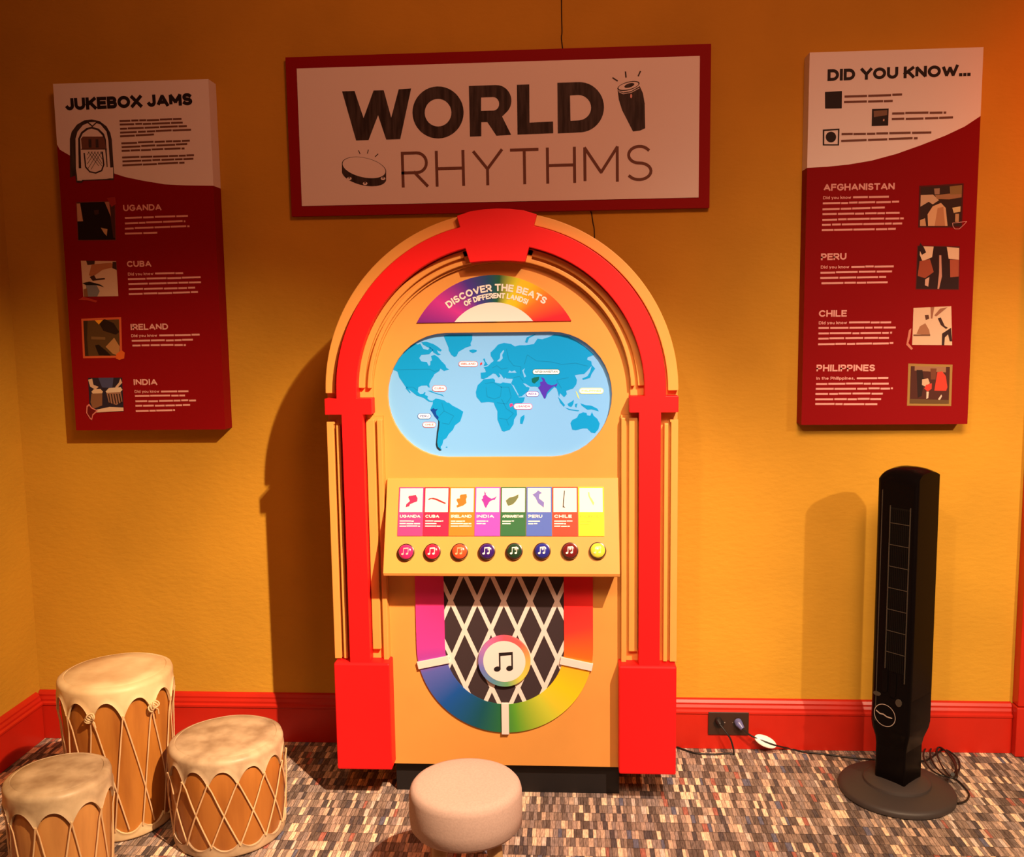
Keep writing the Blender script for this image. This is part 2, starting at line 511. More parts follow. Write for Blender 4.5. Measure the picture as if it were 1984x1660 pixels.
def carpet():
    m = bpy.data.materials.new('striped_block_carpet')
    m.use_nodes = True
    t = m.node_tree
    b = t.nodes['Principled BSDF']
    b.inputs['Roughness'].default_value = .95
    b.inputs['Specular IOR Level'].default_value = .08
    tc = nd(t, 'ShaderNodeTexCoord')
    sp = nd(t, 'ShaderNodeSeparateXYZ')
    t.links.new(tc.outputs['Object'], sp.inputs[0])
    def mth(op, a, b2=None):
        n = nd(t, 'ShaderNodeMath', operation=op)
        for i, q in enumerate((a, b2)):
            if q is None: continue
            if isinstance(q, (int, float)): n.inputs[i].default_value = q
            else: t.links.new(q, n.inputs[i])
        return n.outputs[0]
    row = mth('FLOOR', mth('DIVIDE', sp.outputs['Y'], ROWLEN))
    w = mth('ADD', mth('MULTIPLY', sp.outputs['X'], 1/.0115), mth('MULTIPLY', row, 137.31))
    vo = nd(t, 'ShaderNodeTexVoronoi', voronoi_dimensions='1D')
    vo.inputs['Scale'].default_value = 1.0
    t.links.new(w, vo.inputs['W'])
    ve = nd(t, 'ShaderNodeTexVoronoi', voronoi_dimensions='1D', feature='DISTANCE_TO_EDGE')
    ve.inputs['Scale'].default_value = 1.0
    t.links.new(w, ve.inputs['W'])
    sc = nd(t, 'ShaderNodeSeparateColor')
    t.links.new(vo.outputs['Color'], sc.inputs[0])
    rp = nd(t, 'ShaderNodeValToRGB')
    rp.color_ramp.interpolation = 'CONSTANT'
    cols = [(0, (.10, .072, .060)), (.15, (.20, .145, .115)), (.32, (.30, .215, .17)), (.44, (.14, .105, .09)), (.55, (.42, .30, .22)),
            (.66, (.22, .17, .15)), (.76, (.07, .055, .055)), (.83, (.62, .45, .31)), (.915, (.27, .10, .075)), (.945, (.10, .10, .14)), (.965, (.46, .38, .32))]
    while len(rp.color_ramp.elements) < len(cols): rp.color_ramp.elements.new(.5)
    for e, (p, c) in zip(rp.color_ramp.elements, cols):
        e.position = p; e.color = (*c, 1)
    t.links.new(sc.outputs[0], rp.inputs[0])
    # fine yarn stripes inside each block
    nz = nd(t, 'ShaderNodeTexNoise'); nz.inputs['Scale'].default_value = 1.0; nz.inputs['Detail'].default_value = 3
    mp = nd(t, 'ShaderNodeMapping'); mp.inputs['Scale'].default_value = (330, 45, 1)
    t.links.new(tc.outputs['Object'], mp.inputs[0]); t.links.new(mp.outputs[0], nz.inputs['Vector'])
    edge = mth('MINIMUM', mth('ADD', mth('MULTIPLY', ve.outputs['Distance'], 4.0), .5), 1.0)
    fy = mth('FRACT', mth('DIVIDE', sp.outputs['Y'], ROWLEN))
    ey = mth('MINIMUM', mth('ADD', mth('MULTIPLY', mth('MINIMUM', fy, mth('SUBTRACT', 1.0, fy)), 7.0), .6), 1.0)
    k = mth('MULTIPLY', mth('MULTIPLY', edge, ey), mth('ADD', mth('MULTIPLY', nz.outputs['Fac'], 2.8), .12))
    mx = nd(t, 'ShaderNodeVectorMath', operation='SCALE')
    t.links.new(rp.outputs[0], mx.inputs[0]); t.links.new(k, mx.inputs['Scale'])
    t.links.new(mx.outputs[0], b.inputs['Base Color'])
    bp = nd(t, 'ShaderNodeBump'); bp.inputs['Strength'].default_value = .6; bp.inputs['Distance'].default_value = .004
    t.links.new(k, bp.inputs['Height']); t.links.new(bp.outputs[0], b.inputs['Normal'])
    return m
ROWLEN = .042
M_carpet = carpet()

def angle_ramp(name, stops, half, rough=.5):
    """printed rainbow: colour runs with the angle round the object's origin, 0 = straight down, -half..half"""
    m = bpy.data.materials.new(name)
    m.use_nodes = True
    t = m.node_tree
    b = t.nodes['Principled BSDF']
    b.inputs['Roughness'].default_value = rough
    b.inputs['Specular IOR Level'].default_value = .25
    tc = nd(t, 'ShaderNodeTexCoord'); sp = nd(t, 'ShaderNodeSeparateXYZ')
    t.links.new(tc.outputs['Object'], sp.inputs[0])
    ng = nd(t, 'ShaderNodeMath', operation='MULTIPLY'); ng.inputs[1].default_value = -1
    t.links.new(sp.outputs['Z'], ng.inputs[0])
    an = nd(t, 'ShaderNodeMath', operation='ARCTAN2')
    t.links.new(sp.outputs['X'], an.inputs[0]); t.links.new(ng.outputs[0], an.inputs[1])
    mr = nd(t, 'ShaderNodeMapRange')
    mr.inputs['From Min'].default_value = -math.radians(half); mr.inputs['From Max'].default_value = math.radians(half)
    t.links.new(an.outputs[0], mr.inputs[0])
    rp = nd(t, 'ShaderNodeValToRGB')
    while len(rp.color_ramp.elements) < len(stops): rp.color_ramp.elements.new(.5)
    for e, (p, c) in zip(rp.color_ramp.elements, stops):
        e.position = p; e.color = (*lin(c), 1)
    t.links.new(mr.outputs[0], rp.inputs[0]); t.links.new(rp.outputs[0], b.inputs['Base Color'])
    return m

# ------------------------------------------------------------------ setting
XL, XR = -1.765, 1.353
m = MB(); m.box((XL-.12, 0, 0), (2.4, .12, 3.2))
tag(m.build('wall_back', M_wall), kind='structure')
m = MB(); m.box((XL-.12, -2.2, 0), (XL, 0, 3.2))
tag(m.build('wall_left', M_wall), kind='structure')
m = MB(); m.box((XL-.12, -3.4, -.06), (2.4, .12, 0))
tag(m.build('floor', M_carpet, origin=(0, 0, 0)), kind='structure')
# baseboards: (offset from wall, height) profile swept along the wall
BASE = [(.0, 0), (.018, 0), (.018, .112), (.022, .116), (.022, .122), (.016, .127), (.016, .134), (.012, .142), (.012, .148), (.007, .156), (.0, .160)]
m = MB()
n = len(BASE)
vs = [(x, -o-.0005, z+.001) for x in (XL+.001, XR) for o, z in BASE]
m.add(vs, [(i, i+n, (i+1) % n+n, (i+1) % n) for i in range(n)]+[tuple(range(n)), tuple(range(n, 2*n))[::-1]])
tag(m.build('baseboard_back', M_trim), kind='structure')
m = MB()
vs = [(XL+o+.0005, y, z+.001) for y in (-2.2, -.023) for o, z in BASE]
m.add(vs, [(i, i+n, (i+1) % n+n, (i+1) % n) for i in range(n)]+[tuple(range(n)), tuple(range(n, 2*n))[::-1]])
tag(m.build('baseboard_left', M_trim), kind='structure')
# red door casing at the right edge
m = MB()
m.box((XR+.001, -.045, .001), (XR+.16, -.0005, .158))
m.box((XR+.005, -.040, .160), (XR+.155, -.0005, 2.35))
tag(m.build('trim_1', M_trim, bevel=.003), kind='structure')

# ------------------------------------------------------------------ big sign
SIGN_Y = -.022
F = upright(SIGN_Y)
t = thing('hanging_sign', (-.2185, 0, 1.677), 'wide white WORLD RHYTHMS sign with dark red border above the jukebox', 'sign')
sx0, sx1, sz0, sz1 = -.846, .411, 1.6775, 2.1435
m = MB(); m.box((sx0, SIGN_Y, sz0), (sx1, -.0045, sz1))
m.build('red_border_board', M_signred, t)
q = [F.px(*p) for p in ((575, 137), (1357, 105), (1352, 382), (586, 400))]
ix0, ix1 = (q[0][0]+q[3][0])/2, (q[1][0]+q[2][0])/2
iz0, iz1 = (q[2][1]+q[3][1])/2, (q[0][1]+q[1][1])/2
m = MB(); m.slab(F, [(ix0, iz0), (ix1, iz0), (ix1, iz1), (ix0, iz1)], .0003, .003)
m.build('white_panel', M_white, t)
FS = upright(SIGN_Y-.003)
z3 = crop(530, 60, 2.2805)
def tr(F, pts, cr): return [F.px(*p) for p in cr(pts)]
m = MB()
m.flat(FS, tr(FS, [(303, 267), (358, 265), (398, 385), (442, 263), (487, 262), (520, 383), (553, 258), (608, 254), (560, 478), (498, 480), (462, 372), (420, 482), (365, 484)], z3), .0005)
m.flat(FS, tr(FS, arc(727, 360, 113, 115, 0, 358, 40), z3), .0005, holes=[tr(FS, arc(727, 361, 59, 61, 0, 358, 32), z3)])
m.flat(FS, tr(FS, [(863, 243), (980, 239)]+arc(985, 308, 66, 69, -80, 50, 14)+[(1010, 378), (1050, 459), (985, 463), (945, 403), (918, 403), (918, 465), (868, 467)], z3), .0005,
       holes=[tr(FS, [(917, 294), (968, 292)]+arc(970, 322, 27, 30, -80, 80, 10)+[(917, 353)], z3)])
m.flat(FS, tr(FS, [(1075, 238), (1130, 236), (1131, 405), (1235, 400), (1236, 452), (1078, 458)], z3), .0005)
m.flat(FS, tr(FS, [(1254, 229), (1350, 226)]+arc(1352, 337, 108, 111, -85, 85, 20)+[(1256, 453)], z3), .0005,
       holes=[tr(FS, [(1310, 285), (1345, 283)]+arc(1346, 339, 57, 56, -85, 85, 16)+[(1312, 397)], z3)])
m.build('bold_lettering', M_brush, t)
m = MB()
(a,), (b,) = z3([(567, 692)]), z3([(1674, 662)])
write_px(m, FS, 'RHYTHMS', a, b, 158/2.2805, wt=.085, gap=.22, d=.0005)
m.build('thin_lettering', M_brown, t)
# hand drum drawing
m = MB()
m.flat(FS, tr(FS, [(1520, 262), (1545, 272), (1580, 266), (1618, 244), (1632, 275), (1640, 320), (1642, 430), (1620, 440), (1588, 444), (1540, 350), (1526, 305)], z3), .0004)
E1 = [(1568+50*math.cos(a)*.98+18*math.sin(a)*.2, 243+18*math.sin(a)-50*math.cos(a)*.26) for a in [2*PI*i/28 for i in range(28)]]
m.flat(FS, tr(FS, E1, z3), .0006)
m.flat(FS, tr(FS, [(1568+(x-1568)*.9, 243+(y-243)*.8) for x, y in E1], z3), .0008, 1)
m.flat(FS, tr(FS, [(1572+(x-1568)*.45, 241+(y-243)*.5) for x, y in E1], z3), .0010)
m.stroke(FS, tr(FS, [(1524, 268), (1545, 278), (1580, 272), (1617, 252)], z3), .0018, .0010, 1)
for p in ([(1500, 208), (1518, 220)], [(1555, 182), (1557, 203)], [(1620, 180), (1612, 198)]):
    m.stroke(FS, tr(FS, p, z3), .004, .0006, caps=True)
m.disc(FS, *tr(FS, [(1580, 288)], z3)[0], .003, .006, .0010, 2)
m.build('hand_drum_drawing', [M_brush, M_white, M_paleink], t)
# tambourine drawing
m = MB()
def tam(a, k=1.0, dy=0): 
    x, y = 100*k*math.cos(a), 44*k*math.sin(a)
    r = .22
    return (400+x*math.cos(r)-y*math.sin(r), 604+dy+x*math.sin(r)+y*math.cos(r))
N = 40
low = [tam(PI*i/20) for i in range(21)]
m.flat(FS, tr(FS, low+[(x, y+34) for x, y in low[::-1]], z3), .0004)
m.flat(FS, tr(FS, [tam(2*PI*i/N) for i in range(N)], z3), .0006)
m.flat(FS, tr(FS, [tam(2*PI*i/N, .965) for i in range(N)], z3), .0008, 1)
for (x, y) in ((335, 652), (405, 674), (484, 652)):
    m.disc(FS, *tr(FS, [(x, y)], z3)[0], .007, .0045, .0008, 1)
    m.disc(FS, *tr(FS, [(x, y-3)], z3)[0], .003, .002, .0010)
for p in ([(376, 529), (382, 542)], [(419, 526), (415, 540)], [(461, 544), (450, 555)]):
    m.stroke(FS, tr(FS, p, z3), .0025, .0006, caps=True)
m.build('tambourine_drawing', [M_brush, M_white], t)
# thin black cable down the wall behind sign and jukebox
m = MB()
P = [at(x, y, -.0019) for x, y in ((1088, -160), (1088, 0), (1089, 60), (1090, 92), (1118, 250), (1143, 400), (1146, 412), (1149, 432), (1152, 460), (1153, 600))]
m.tube(smooth_line(P, 4), .0016, 6)
o = m.build('power_cable', M_cord)
tag(o, 'thin dark cable running down the wall behind the WORLD RHYTHMS sign', 'cable')

# ------------------------------------------------------------------ information panels
def quad_in(F, q, u, v):
    """bilinear point inside a traced quad (tl,tr,br,bl), u right, v down"""
    a = [q[0][i]*(1-u)+q[1][i]*u for i in (0, 1)]
    b = [q[3][i]*(1-u)+q[2][i]*u for i in (0, 1)]
    return (a[0]*(1-v)+b[0]*v, a[1]*(1-v)+b[1]*v)
PAL = {}
def pm(rgb):
    if rgb not in PAL:
        PAL[rgb] = mat('print_%02x%02x%02x' % rgb, lin(rgb), .5, .25)
    return PAL[rgb]
def photo(parent, F, quad, base, patches, border=None, name='photo_print'):
    """small printed photograph: base tone plus patches [(rgb,[(u,v)..])]"""
    m = MB()
    mats = [pm(base)]
    if border:
        mats.append(pm(border[0]))
        c = [sum(p[i] for p in quad)/4 for i in (0, 1)]
        k = border[1]
        m.flat(F, [(c[0]+(p[0]-c[0])*k, c[1]+(p[1]-c[1])*k) for p in quad][::-1], .0004, 1)
    m.flat(F, quad[::-1], .0007, 0)
    for i, (rgb, poly) in enumerate(patches):
        if pm(rgb) not in mats: mats.append(pm(rgb))
        m.flat(F, [quad_in(F, quad, u, v) for u, v in poly], .0009+.00008*i, mats.index(pm(rgb)))
    return m.build(name, mats, parent)
def text_block(parent, F, cr, head, hb, cap, lines, k, lead=None):
    m = MB()
    p = cr(hb)
    write_px(m, F, head, p[0], p[1], cap/k, wt=.225, gap=.12)
    m.build('country_heading', M_paleink, parent)
    m = MB()
    for i, (a, b) in enumerate(lines):
        a, b = cr([a, b])
        A, B = F.px(*a), F.px(*b)
        skip = 0.0
        if i == 0 and lead:
            A2 = (A[0], A[1]-.004)
            write(m, F, lead[0], A2, (A[0]+(B[0]-A[0])*lead[1], A[1]+(B[1]-A[1])*lead[1]-.004), .0088, wt=.2, gap=.12)
            skip = (B[0]-A[0])*(lead[1]+.03)
        dashes(m, F, A, B, .0075, lead=skip)
    m.build('body_text', M_paleink, parent)
def board(parent, x0, x1, z0, z1, Y, curve):
    """thick board, white above a printed curve and red below, the print wrapping round the sides"""
    F = upright(0)
    m = MB()
    c = list(curve)
    m.slab(F, [(x0, z0), (x1, z0)]+c[::-1], .001, -Y, 0)
    m.slab(F, c+[(x1, z1), (x0, z1)], .001, -Y, 1)
    return m.build('board', [M_panelred, M_white], parent)

PY = -.06
F = upright(PY)
z1 = crop(60, 120, 4.368)
z2 = crop(100, 340, 3.074)
tl = thing('info_panel', (-1.33, 0, 1.03), 'red and white JUKEBOX JAMS information panel on the wall near the left corner', 'info panel')
lx0, lx1, lz0, lz1 = -1.547, -1.070, 1.031, 2.078
cv = [F.px(*p) for p in [(107, 280), (116, 290), (135, 301), (176, 321), (221, 336), (243, 343), (277, 350), (319, 357), (358, 359), (408, 360)]]
cv[0] = (lx0, cv[0][1]); cv[-1] = (lx1, cv[-1][1])
board(tl, lx0, lx1, lz0, lz1, PY, cv)
m = MB()
p = z1([(295, 412), (1367, 366)])
write_px(m, F, 'JUKEBOX JAMS', p[0], p[1], 104/4.368, wt=.29, gap=.07)
m.build('title_lettering', M_ink, tl)
m = MB()
for a, b in [((750, 500), (1275, 483)), ((752, 530), (1285, 513)), ((755, 565), (1320, 543)), ((755, 598), (1355, 573)), ((755, 630), (1050, 615)), ((765, 688), (1345, 665)), ((768, 720), (1330, 695)),
             ((768, 752), (1300, 730)), ((772, 810), (1390, 788)), ((775, 842), (1375, 818)), ((775, 875), (1300, 852))]:
    a, b = z1([a, b]); dashes(m, F, F.px(*a), F.px(*b), .0075)
m.build('intro_text', M_brown, tl)
# jukebox drawing
m = MB()
def T1(pts): return tr(F, pts, z1)
m.flat(F, T1([(332, 980), (330, 650), (345, 590), (390, 530), (450, 495), (515, 487), (580, 500), (640, 545), (672, 600), (685, 660), (705, 960), (700, 1000), (640, 1000), (445, 1005), (430, 1025), (385, 1020), (375, 960)]), .0004, 0)
m.flat(F, T1([(382, 905), (378, 650), (395, 590), (440, 535), (515, 505), (590, 530), (640, 590), (655, 660), (672, 895), (668, 985), (640, 990), (440, 998), (395, 1000)]), .0006, 1)
m.flat(F, T1([(405, 900), (400, 650), (425, 595), (470, 560), (515, 548), (575, 565), (620, 610), (636, 660), (650, 890)]), .0008, 0)
m.flat(F, T1([(430, 990), (418, 650), (440, 605), (480, 575), (515, 565), (565, 580), (605, 620), (622, 660), (650, 980)]), .0010, 1)
m.flat(F, T1([(425, 650), (440, 632), (610, 632), (622, 650), (640, 738), (432, 738)]), .0012, 2)
for x in (488, 548):
    m.flat(F, T1([(x, 655), (x+24, 655), (x+26, 725), (x+2, 725)]), .0014, 0)
m.stroke(F, T1([(425, 740), (645, 738)]), .002, .0016, 0)
U = [(452, 770), (465, 890), (500, 930), (550, 940), (600, 920), (618, 870), (605, 760)]
m.stroke(F, T1(U), .0042, .0014, 0)
for i in range(5):
    m.stroke(F, T1([(485+i*26, 760), (min(485+i*26+90, 605), 760+min(120, (605-485-i*26)*1.5))]), .0014, .0015, 0)
    m.stroke(F, T1([(600-i*26, 760), (max(600-i*26-90, 478), 760+min(150, (600-i*26-478)*1.5))]), .0014, .0015, 0)
m.flat(F, T1([(478, 515), (522, 552), (565, 512), (545, 500), (500, 500)]), .0014, 0)
m.flat(F, T1([(492, 512), (522, 538), (552, 510)]), .0016, 1)
for x in (388, 668):
    m.flat(F, T1([(x, 915), (x+42, 910), (x+46, 1005), (x+6, 1005)]) if x < 500 else T1([(x-4, 895), (x+28, 893), (x+30, 985), (x-2, 985)]), .0013, 1)
m.build('jukebox_drawing', [M_brush, M_white, M_brown], tl)
text_block(tl, F, z2, 'UGANDA', [(428, 213), (655, 207)], 38, [((437, 253), (812, 241)), ((437, 285), (797, 272)), ((437, 316), (822, 302)), ((437, 346), (630, 340))], 3.074)
text_block(tl, F, z2, 'CUBA', [(450, 545), (595, 543)], 36, [((455, 588), (792, 580)), ((455, 617), (888, 606)), ((458, 646), (890, 635)), ((460, 678), (855, 667)), ((460, 706), (872, 694))], 3.074, ('Did you know', .45))
text_block(tl, F, z2, 'IRELAND', [(472, 920), (695, 917)], 36, [((475, 955), (882, 948)), ((478, 985), (842, 978)), ((482, 1013), (800, 1009))], 3.074, ('Did you know', .38))
text_block(tl, F, z2, 'INDIA', [(490, 1248), (630, 1247)], 36, [((495, 1287), (815, 1283)), ((497, 1313), (795, 1309)), ((500, 1345), (860, 1338)), ((500, 1372), (825, 1366)), ((502, 1402), (735, 1397))], 3.074, ('Did you know', .46))
def T2(pts): return tr(F, pts, z2)
BK, DK = (22, 12, 12), (48, 30, 24)
photo(tl, F, T2([(150, 162), (375, 155), (380, 382), (160, 384)]), BK,
      [((190, 150, 120), [(0, .02), (.09, .02), (.15, .5), (0, .5)]), ((70, 40, 34), [(.78, 0), (.86, .2), (.95, .95), (1, .95), (1, 0)]), ((170, 120, 100), [(.74, 0), (.86, 0), (.9, .4)]),
       ((60, 38, 32), [(.45, .22), (.58, .2), (.58, .32), (.47, .34)]), ((190, 160, 120), [(.62, .68), (.8, .72), (.77, .9), (.7, .82)]), ((150, 40, 40), [(.8, -.1), (1.02, -.12), (1.05, .06), (.92, .14)])], ((120, 40, 34), 1.05))
photo(tl, F, T2([(175, 507), (385, 510), (398, 718), (190, 722)]), (206, 176, 150),
      [((60, 40, 34), [(.15, 0), (.4, 0), (.38, .1), (.18, .12)]), ((170, 110, 74), [(.3, .1), (.85, .05), (1, .15), (.6, .25), (.3, .45), (.2, .4)]), ((60, 36, 30), [(.9, .02), (1, .02), (1, .25), (.88, .2)]),
       ((60, 36, 30), [(.22, .45), (.35, .4), (.4, .5), (.65, .48), (.65, .52), (.3, .56)]), ((30, 26, 26), [(0, .62), (.2, .58), (.5, .66), (.62, .74), (.4, .68), (.1, .68)]),
       ((120, 120, 124), [(.1, .68), (.4, .68), (.48, .85), (.4, 1), (.12, 1)]), ((130, 90, 60), [(.02, .8), (.12, .76), (.14, 1), (.02, 1)]), ((170, 50, 40), [(-.15, 1.08), (0, 1.0), (.15, 1.04), (.4, 1.12), (.35, 1.17), (.1, 1.1)])])
photo(tl, F, T2([(190, 865), (402, 856), (408, 1072), (200, 1075)]), (86, 62, 34),
      [((40, 24, 18), [(.42, .05), (.6, -.02), (.85, .1), (1, .35), (.9, .42), (.55, .3)]), ((236, 160, 40), [(.32, 0), (.55, 0), (.43, .12)]), ((54, 38, 24), [(0, 0), (.12, 0), (.08, .5), (.1, 1), (0, 1)]),
       ((176, 130, 80), [(.6, .75), (.85, .5), (1, .75), (.98, 1), (.8, .95)]), ((30, 18, 14), [(.3, .7), (.4, .68), (.6, .85), (.75, 1), (.4, .98)]), ((120, 90, 54), [(.2, .45), (.6, .48), (.6, .55), (.2, .53)]),
       ((214, 100, 40), [(.9, .95), (1.05, .85), (1.14, .92), (1.12, 1.08), (.98, 1.12), (.88, 1.08)])], ((206, 96, 56), 1.12))
photo(tl, F, T2([(218, 1205), (420, 1203), (430, 1405), (228, 1412)]), (40, 34, 50),
      [((70, 74, 110), [(.3, 0), (.75, 0), (.7, .3), (.4, .28)]), ((206, 176, 150), [(0, .05), (.12, .02), (.15, .2), (.3, .26), (.2, .34), (.05, .25)]), ((206, 176, 150), [(.95, .02), (1, .15), (.85, .3), (.78, .28), (.9, .15)]),
       ((216, 186, 150), [(.08, .4), (.15, .33), (.35, .32), (.42, .4), (.38, .48), (.14, .48)]), ((130, 90, 64), [(.08, .45), (.4, .45), (.38, .8), (.1, .9), (.04, .7)]), ((216, 196, 170), [(.5, .4), (.6, .3), (.95, .28), (1, .36), (.9, .45), (.55, .47)]),
       ((150, 110, 90), [(.52, .44), (.95, .42), (.98, .7), (.8, .8), (.58, .72)])]+
      [((34, 24, 26), [(.57+i*.08, .47), (.6+i*.08, .47), (.64+i*.08, .76), (.61+i*.08, .76)]) for i in range(5)]+
      [((216, 186, 160), [(.2, .92), (.6, .85), (1, .88), (1, .98), (.2, 1)]), ((206, 120, 110), [(-.08, .8), (0, .74), (.08, .85), (.25, .95), (.1, 1.08), (.06, 1.22), (0, 1.18), (-.1, 1.0)]), ((100, 14, 20), [(-.05, .83), (0, .8), (.06, .88), (.2, .95), (.08, 1.05), (.05, 1.17), (.01, 1.14), (-.07, 1.0)])])

F = upright(PY)
z4 = crop(1520, 80, 4.151)
z5 = crop(1520, 320, 3.075)
trp = thing('info_panel', (.92, 0, 1.03), 'red and white DID YOU KNOW information panel on the wall above the tower fan', 'info panel')
rx0, rx1, rz0, rz1 = .683, 1.163, 1.034, 2.100
cv = [F.px(*p) for p in [(1567, 325), (1602, 323), (1645, 318.5), (1689, 311), (1737, 298), (1785, 281), (1833, 262), (1869, 245), (1904, 224.5)]]
cv[0] = (rx0, cv[0][1]); cv[-1] = (rx1, cv[-1][1])
board(trp, rx0, rx1, rz0, rz1, PY, cv)
m = MB()
p = z4([(345, 320), (1495, 279)])
write_px(m, F, 'DID YOU KNOW...', p[0], p[1], 94/4.151, wt=.27, gap=.08)
m.build('title_lettering', M_ink, trp)
def T4(pts): return tr(F, pts, z4)
def T5(pts): return tr(F, pts, z5)
for lines in ([((482, 445), (945, 430)), ((478, 490), (870, 478))], [((865, 580), (1300, 572)), ((862, 628), (1355, 612))], [((458, 747), (1180, 733)), ((455, 800), (1070, 778))]):
    m = MB()
    for a, b in lines:
        a, b = T4([a, b]); dashes(m, F, a, b, .0085)
    m.build('caption_text', M_brown, trp)
m = MB()
m.flat(F, T4([(325, 408), (462, 400), (460, 540), (326, 542)]), .0005)
m.build('square_picture', M_ink, trp)
photo(trp, F, T4([(703, 545), (837, 541), (833, 678), (700, 682)]), (26, 14, 14), [((120, 90, 70), [(.1, .12), (.92, .08), (.92, .38), (.12, .48)]), ((210, 170, 150), [(.68, .62), (.76, .6), (.76, .72), (.68, .73)])], name='square_picture')
m = MB()
m.flat(F, T4([(307, 710), (442, 702), (438, 838), (307, 838)]), .0005, 0, holes=[T4([(320, 722), (430, 714), (427, 828), (319, 828)])])
m.flat(F, T4(arc(373, 770, 42, 43, 0, 350, 24)), .0005, 0)
m.build('drum_pictogram', M_ink, trp)
text_block(trp, F, z5, 'AFGHANISTAN', [(232, 153), (655, 146)], 41, [((230, 195), (627, 188)), ((228, 228), (682, 217)), ((226, 262), (597, 252)), ((226, 292), (685, 284)), ((225, 326), (710, 316)), ((223, 356), (700, 346)), ((222, 388), (662, 379))], 3.075, ('Did you know', .42))
text_block(trp, F, z5, 'PERU', [(217, 566), (368, 563)], 40, [((216, 608), (650, 602)), ((214, 640), (645, 633)), ((213, 672), (605, 665)), ((220, 703), (622, 697))], 3.075, ('Did you know', .39))
text_block(trp, F, z5, 'CHILE', [(204, 903), (370, 902)], 39, [((204, 940), (635, 935)), ((202, 970), (662, 966)), ((202, 1002), (640, 998)), ((201, 1032), (622, 1028)), ((200, 1066), (648, 1060))], 3.075, ('Did you know', .39))
text_block(trp, F, z5, 'PHILIPPINES', [(190, 1228), (538, 1227)], 40, [((190, 1270), (620, 1268)), ((188, 1302), (620, 1300)), ((186, 1332), (645, 1330)), ((184, 1362), (585, 1360)), ((183, 1393), (575, 1392)), ((183, 1423), (552, 1422))], 3.075, ('In the Philippines,', .53))
photo(trp, F, T5([(812, 132), (1057, 118), (1048, 362), (806, 362)]), (44, 26, 20),
      [((190, 160, 130), [(0, .2), (.3, .2), (.45, .35), (.3, .45), (.2, .38), (0, .5)]), ((150, 110, 76), [(.35, .22), (1, .18), (1, .3), (.7, .34), (.4, .32)]), ((130, 104, 60), [(.7, .02), (1, 0), (1, .22), (.72, .22)]),
       ((150, 120, 100), [(.32, .05), (.46, .05), (.46, .2), (.34, .2)]), ((204, 164, 124), [(.3, .5), (.5, .42), (.62, .55), (.68, 1), (.2, 1), (.18, .7)]), ((176, 124, 86), [(.42, .55), (.56, .52), (.62, 1), (.36, 1)]),
       ((190, 150, 110), [(0, .85), (.12, .8), (.15, 1), (0, 1)]), ((200, 180, 130), [(.78, .55), (.98, .52), (.98, .65), (.82, .68)]), ((176, 140, 100), [(.86, .7), (.95, .7), (.95, .9), (.86, .9)])], ((70, 8, 12), 1.08))
photo(trp, F, T5([(795, 483), (1040, 488), (1035, 738), (785, 735)]), (40, 16, 16),
      [((216, 186, 156), [(.05, 0), (.38, 0), (.35, .25), (.12, .35), (.05, .2)]), ((216, 186, 156), [(.7, 0), (1, .02), (1, .3), (.75, .28)]), ((150, 70, 46), [(.05, .35), (.3, .3), (.4, .6), (.2, .75), (.02, .7)]),
       ((160, 80, 56), [(.78, .3), (1, .3), (1, .7), (.8, .72)]), ((190, 140, 120), [(.52, .2), (.57, .2), (.6, .7), (.54, 1), (.5, 1), (.53, .6)]), ((200, 160, 140), [(.2, .78), (.3, .72), (.28, .95), (.2, .92)]),
       ((40, 20, 22), [(.05, -.08), (.14, .02), (.2, .14), (.1, .2), (.02, .05)])], ((88, 12, 14), 1.04))
photo(trp, F, T5([(768, 850), (993, 840), (998, 1072), (760, 1070)]), (214, 184, 154),
      [((160, 110, 80), [(.1, .7), (.18, .5), (.32, .42), (.42, .6), (.45, .75)]), ((90, 54, 40), [(.3, .2), (.4, .2), (.42, .3), (.33, .34)]), ((110, 74, 56), [(.02, .72), (.45, .72), (.45, .76), (.02, .76)]),
       ((60, 30, 26), [(.64, .3), (.72, .28), (.82, .5), (.9, .55), (.85, .58), (.72, .48)]), ((50, 26, 24), [(.75, .7), (.98, .55), (1, .9), (.94, .9), (.9, .72), (.82, .8), (.8, 1), (.74, 1)]), ((150, 100, 76), [(.45, 0), (.55, 0), (.5, .3), (.46, .3)]),
       ((150, 100, 76), [(.7, .05), (.9, .02), (.6, .25), (.55, .22)]), ((196, 120, 100), [(-.1, .6), (-.04, .55), (-.06, .8), (-.1, .95), (.02, 1.1), (-.02, 1.14), (-.15, 1.0)])])
photo(trp, F, T5([(752, 1196), (985, 1202), (978, 1420), (745, 1418)]), (74, 34, 26),
      [((150, 110, 80), [(.1, 0), (.9, 0), (.9, .15), (.1, .12)]), ((40, 20, 18), [(.15, .1), (.3, .1), (.35, .4), (.3, .8), (.2, .85)]), ((206, 170, 140), [(.3, .35), (.45, .32), (.5, .45), (.4, .55), (.3, .5)]),
       ((200, 60, 46), [(.4, .5), (.55, .45), (.55, .6), (.45, .68), (.36, .6)]), ((214, 60, 44), [(.68, .15), (.8, .12), (.9, .25), (.95, .55), (.92, .65), (.62, .65), (.65, .4)]), ((110, 60, 40), [(.5, .05), (.66, .05), (.64, .35), (.52, .35)]),
       ((214, 190, 170), [(.42, .68), (.48, .68), (.47, .85), (.42, .88)]), ((214, 190, 170), [(.72, .88), (.8, .75), (.82, .8), (.76, .92)]), ((96, 70, 40), [(0, .88), (1, .9), (1, 1), (0, 1)])], ((156, 122, 62), 1.13))
m = MB()
for q in ([(1000, 345), (1085, 335), (1070, 352), (1040, 380), (1015, 380), (1003, 365)],):
    m.stroke(F, T5(q), .0012, .0012, closed=True)
m.build('country_outline', M_paleink, trp)

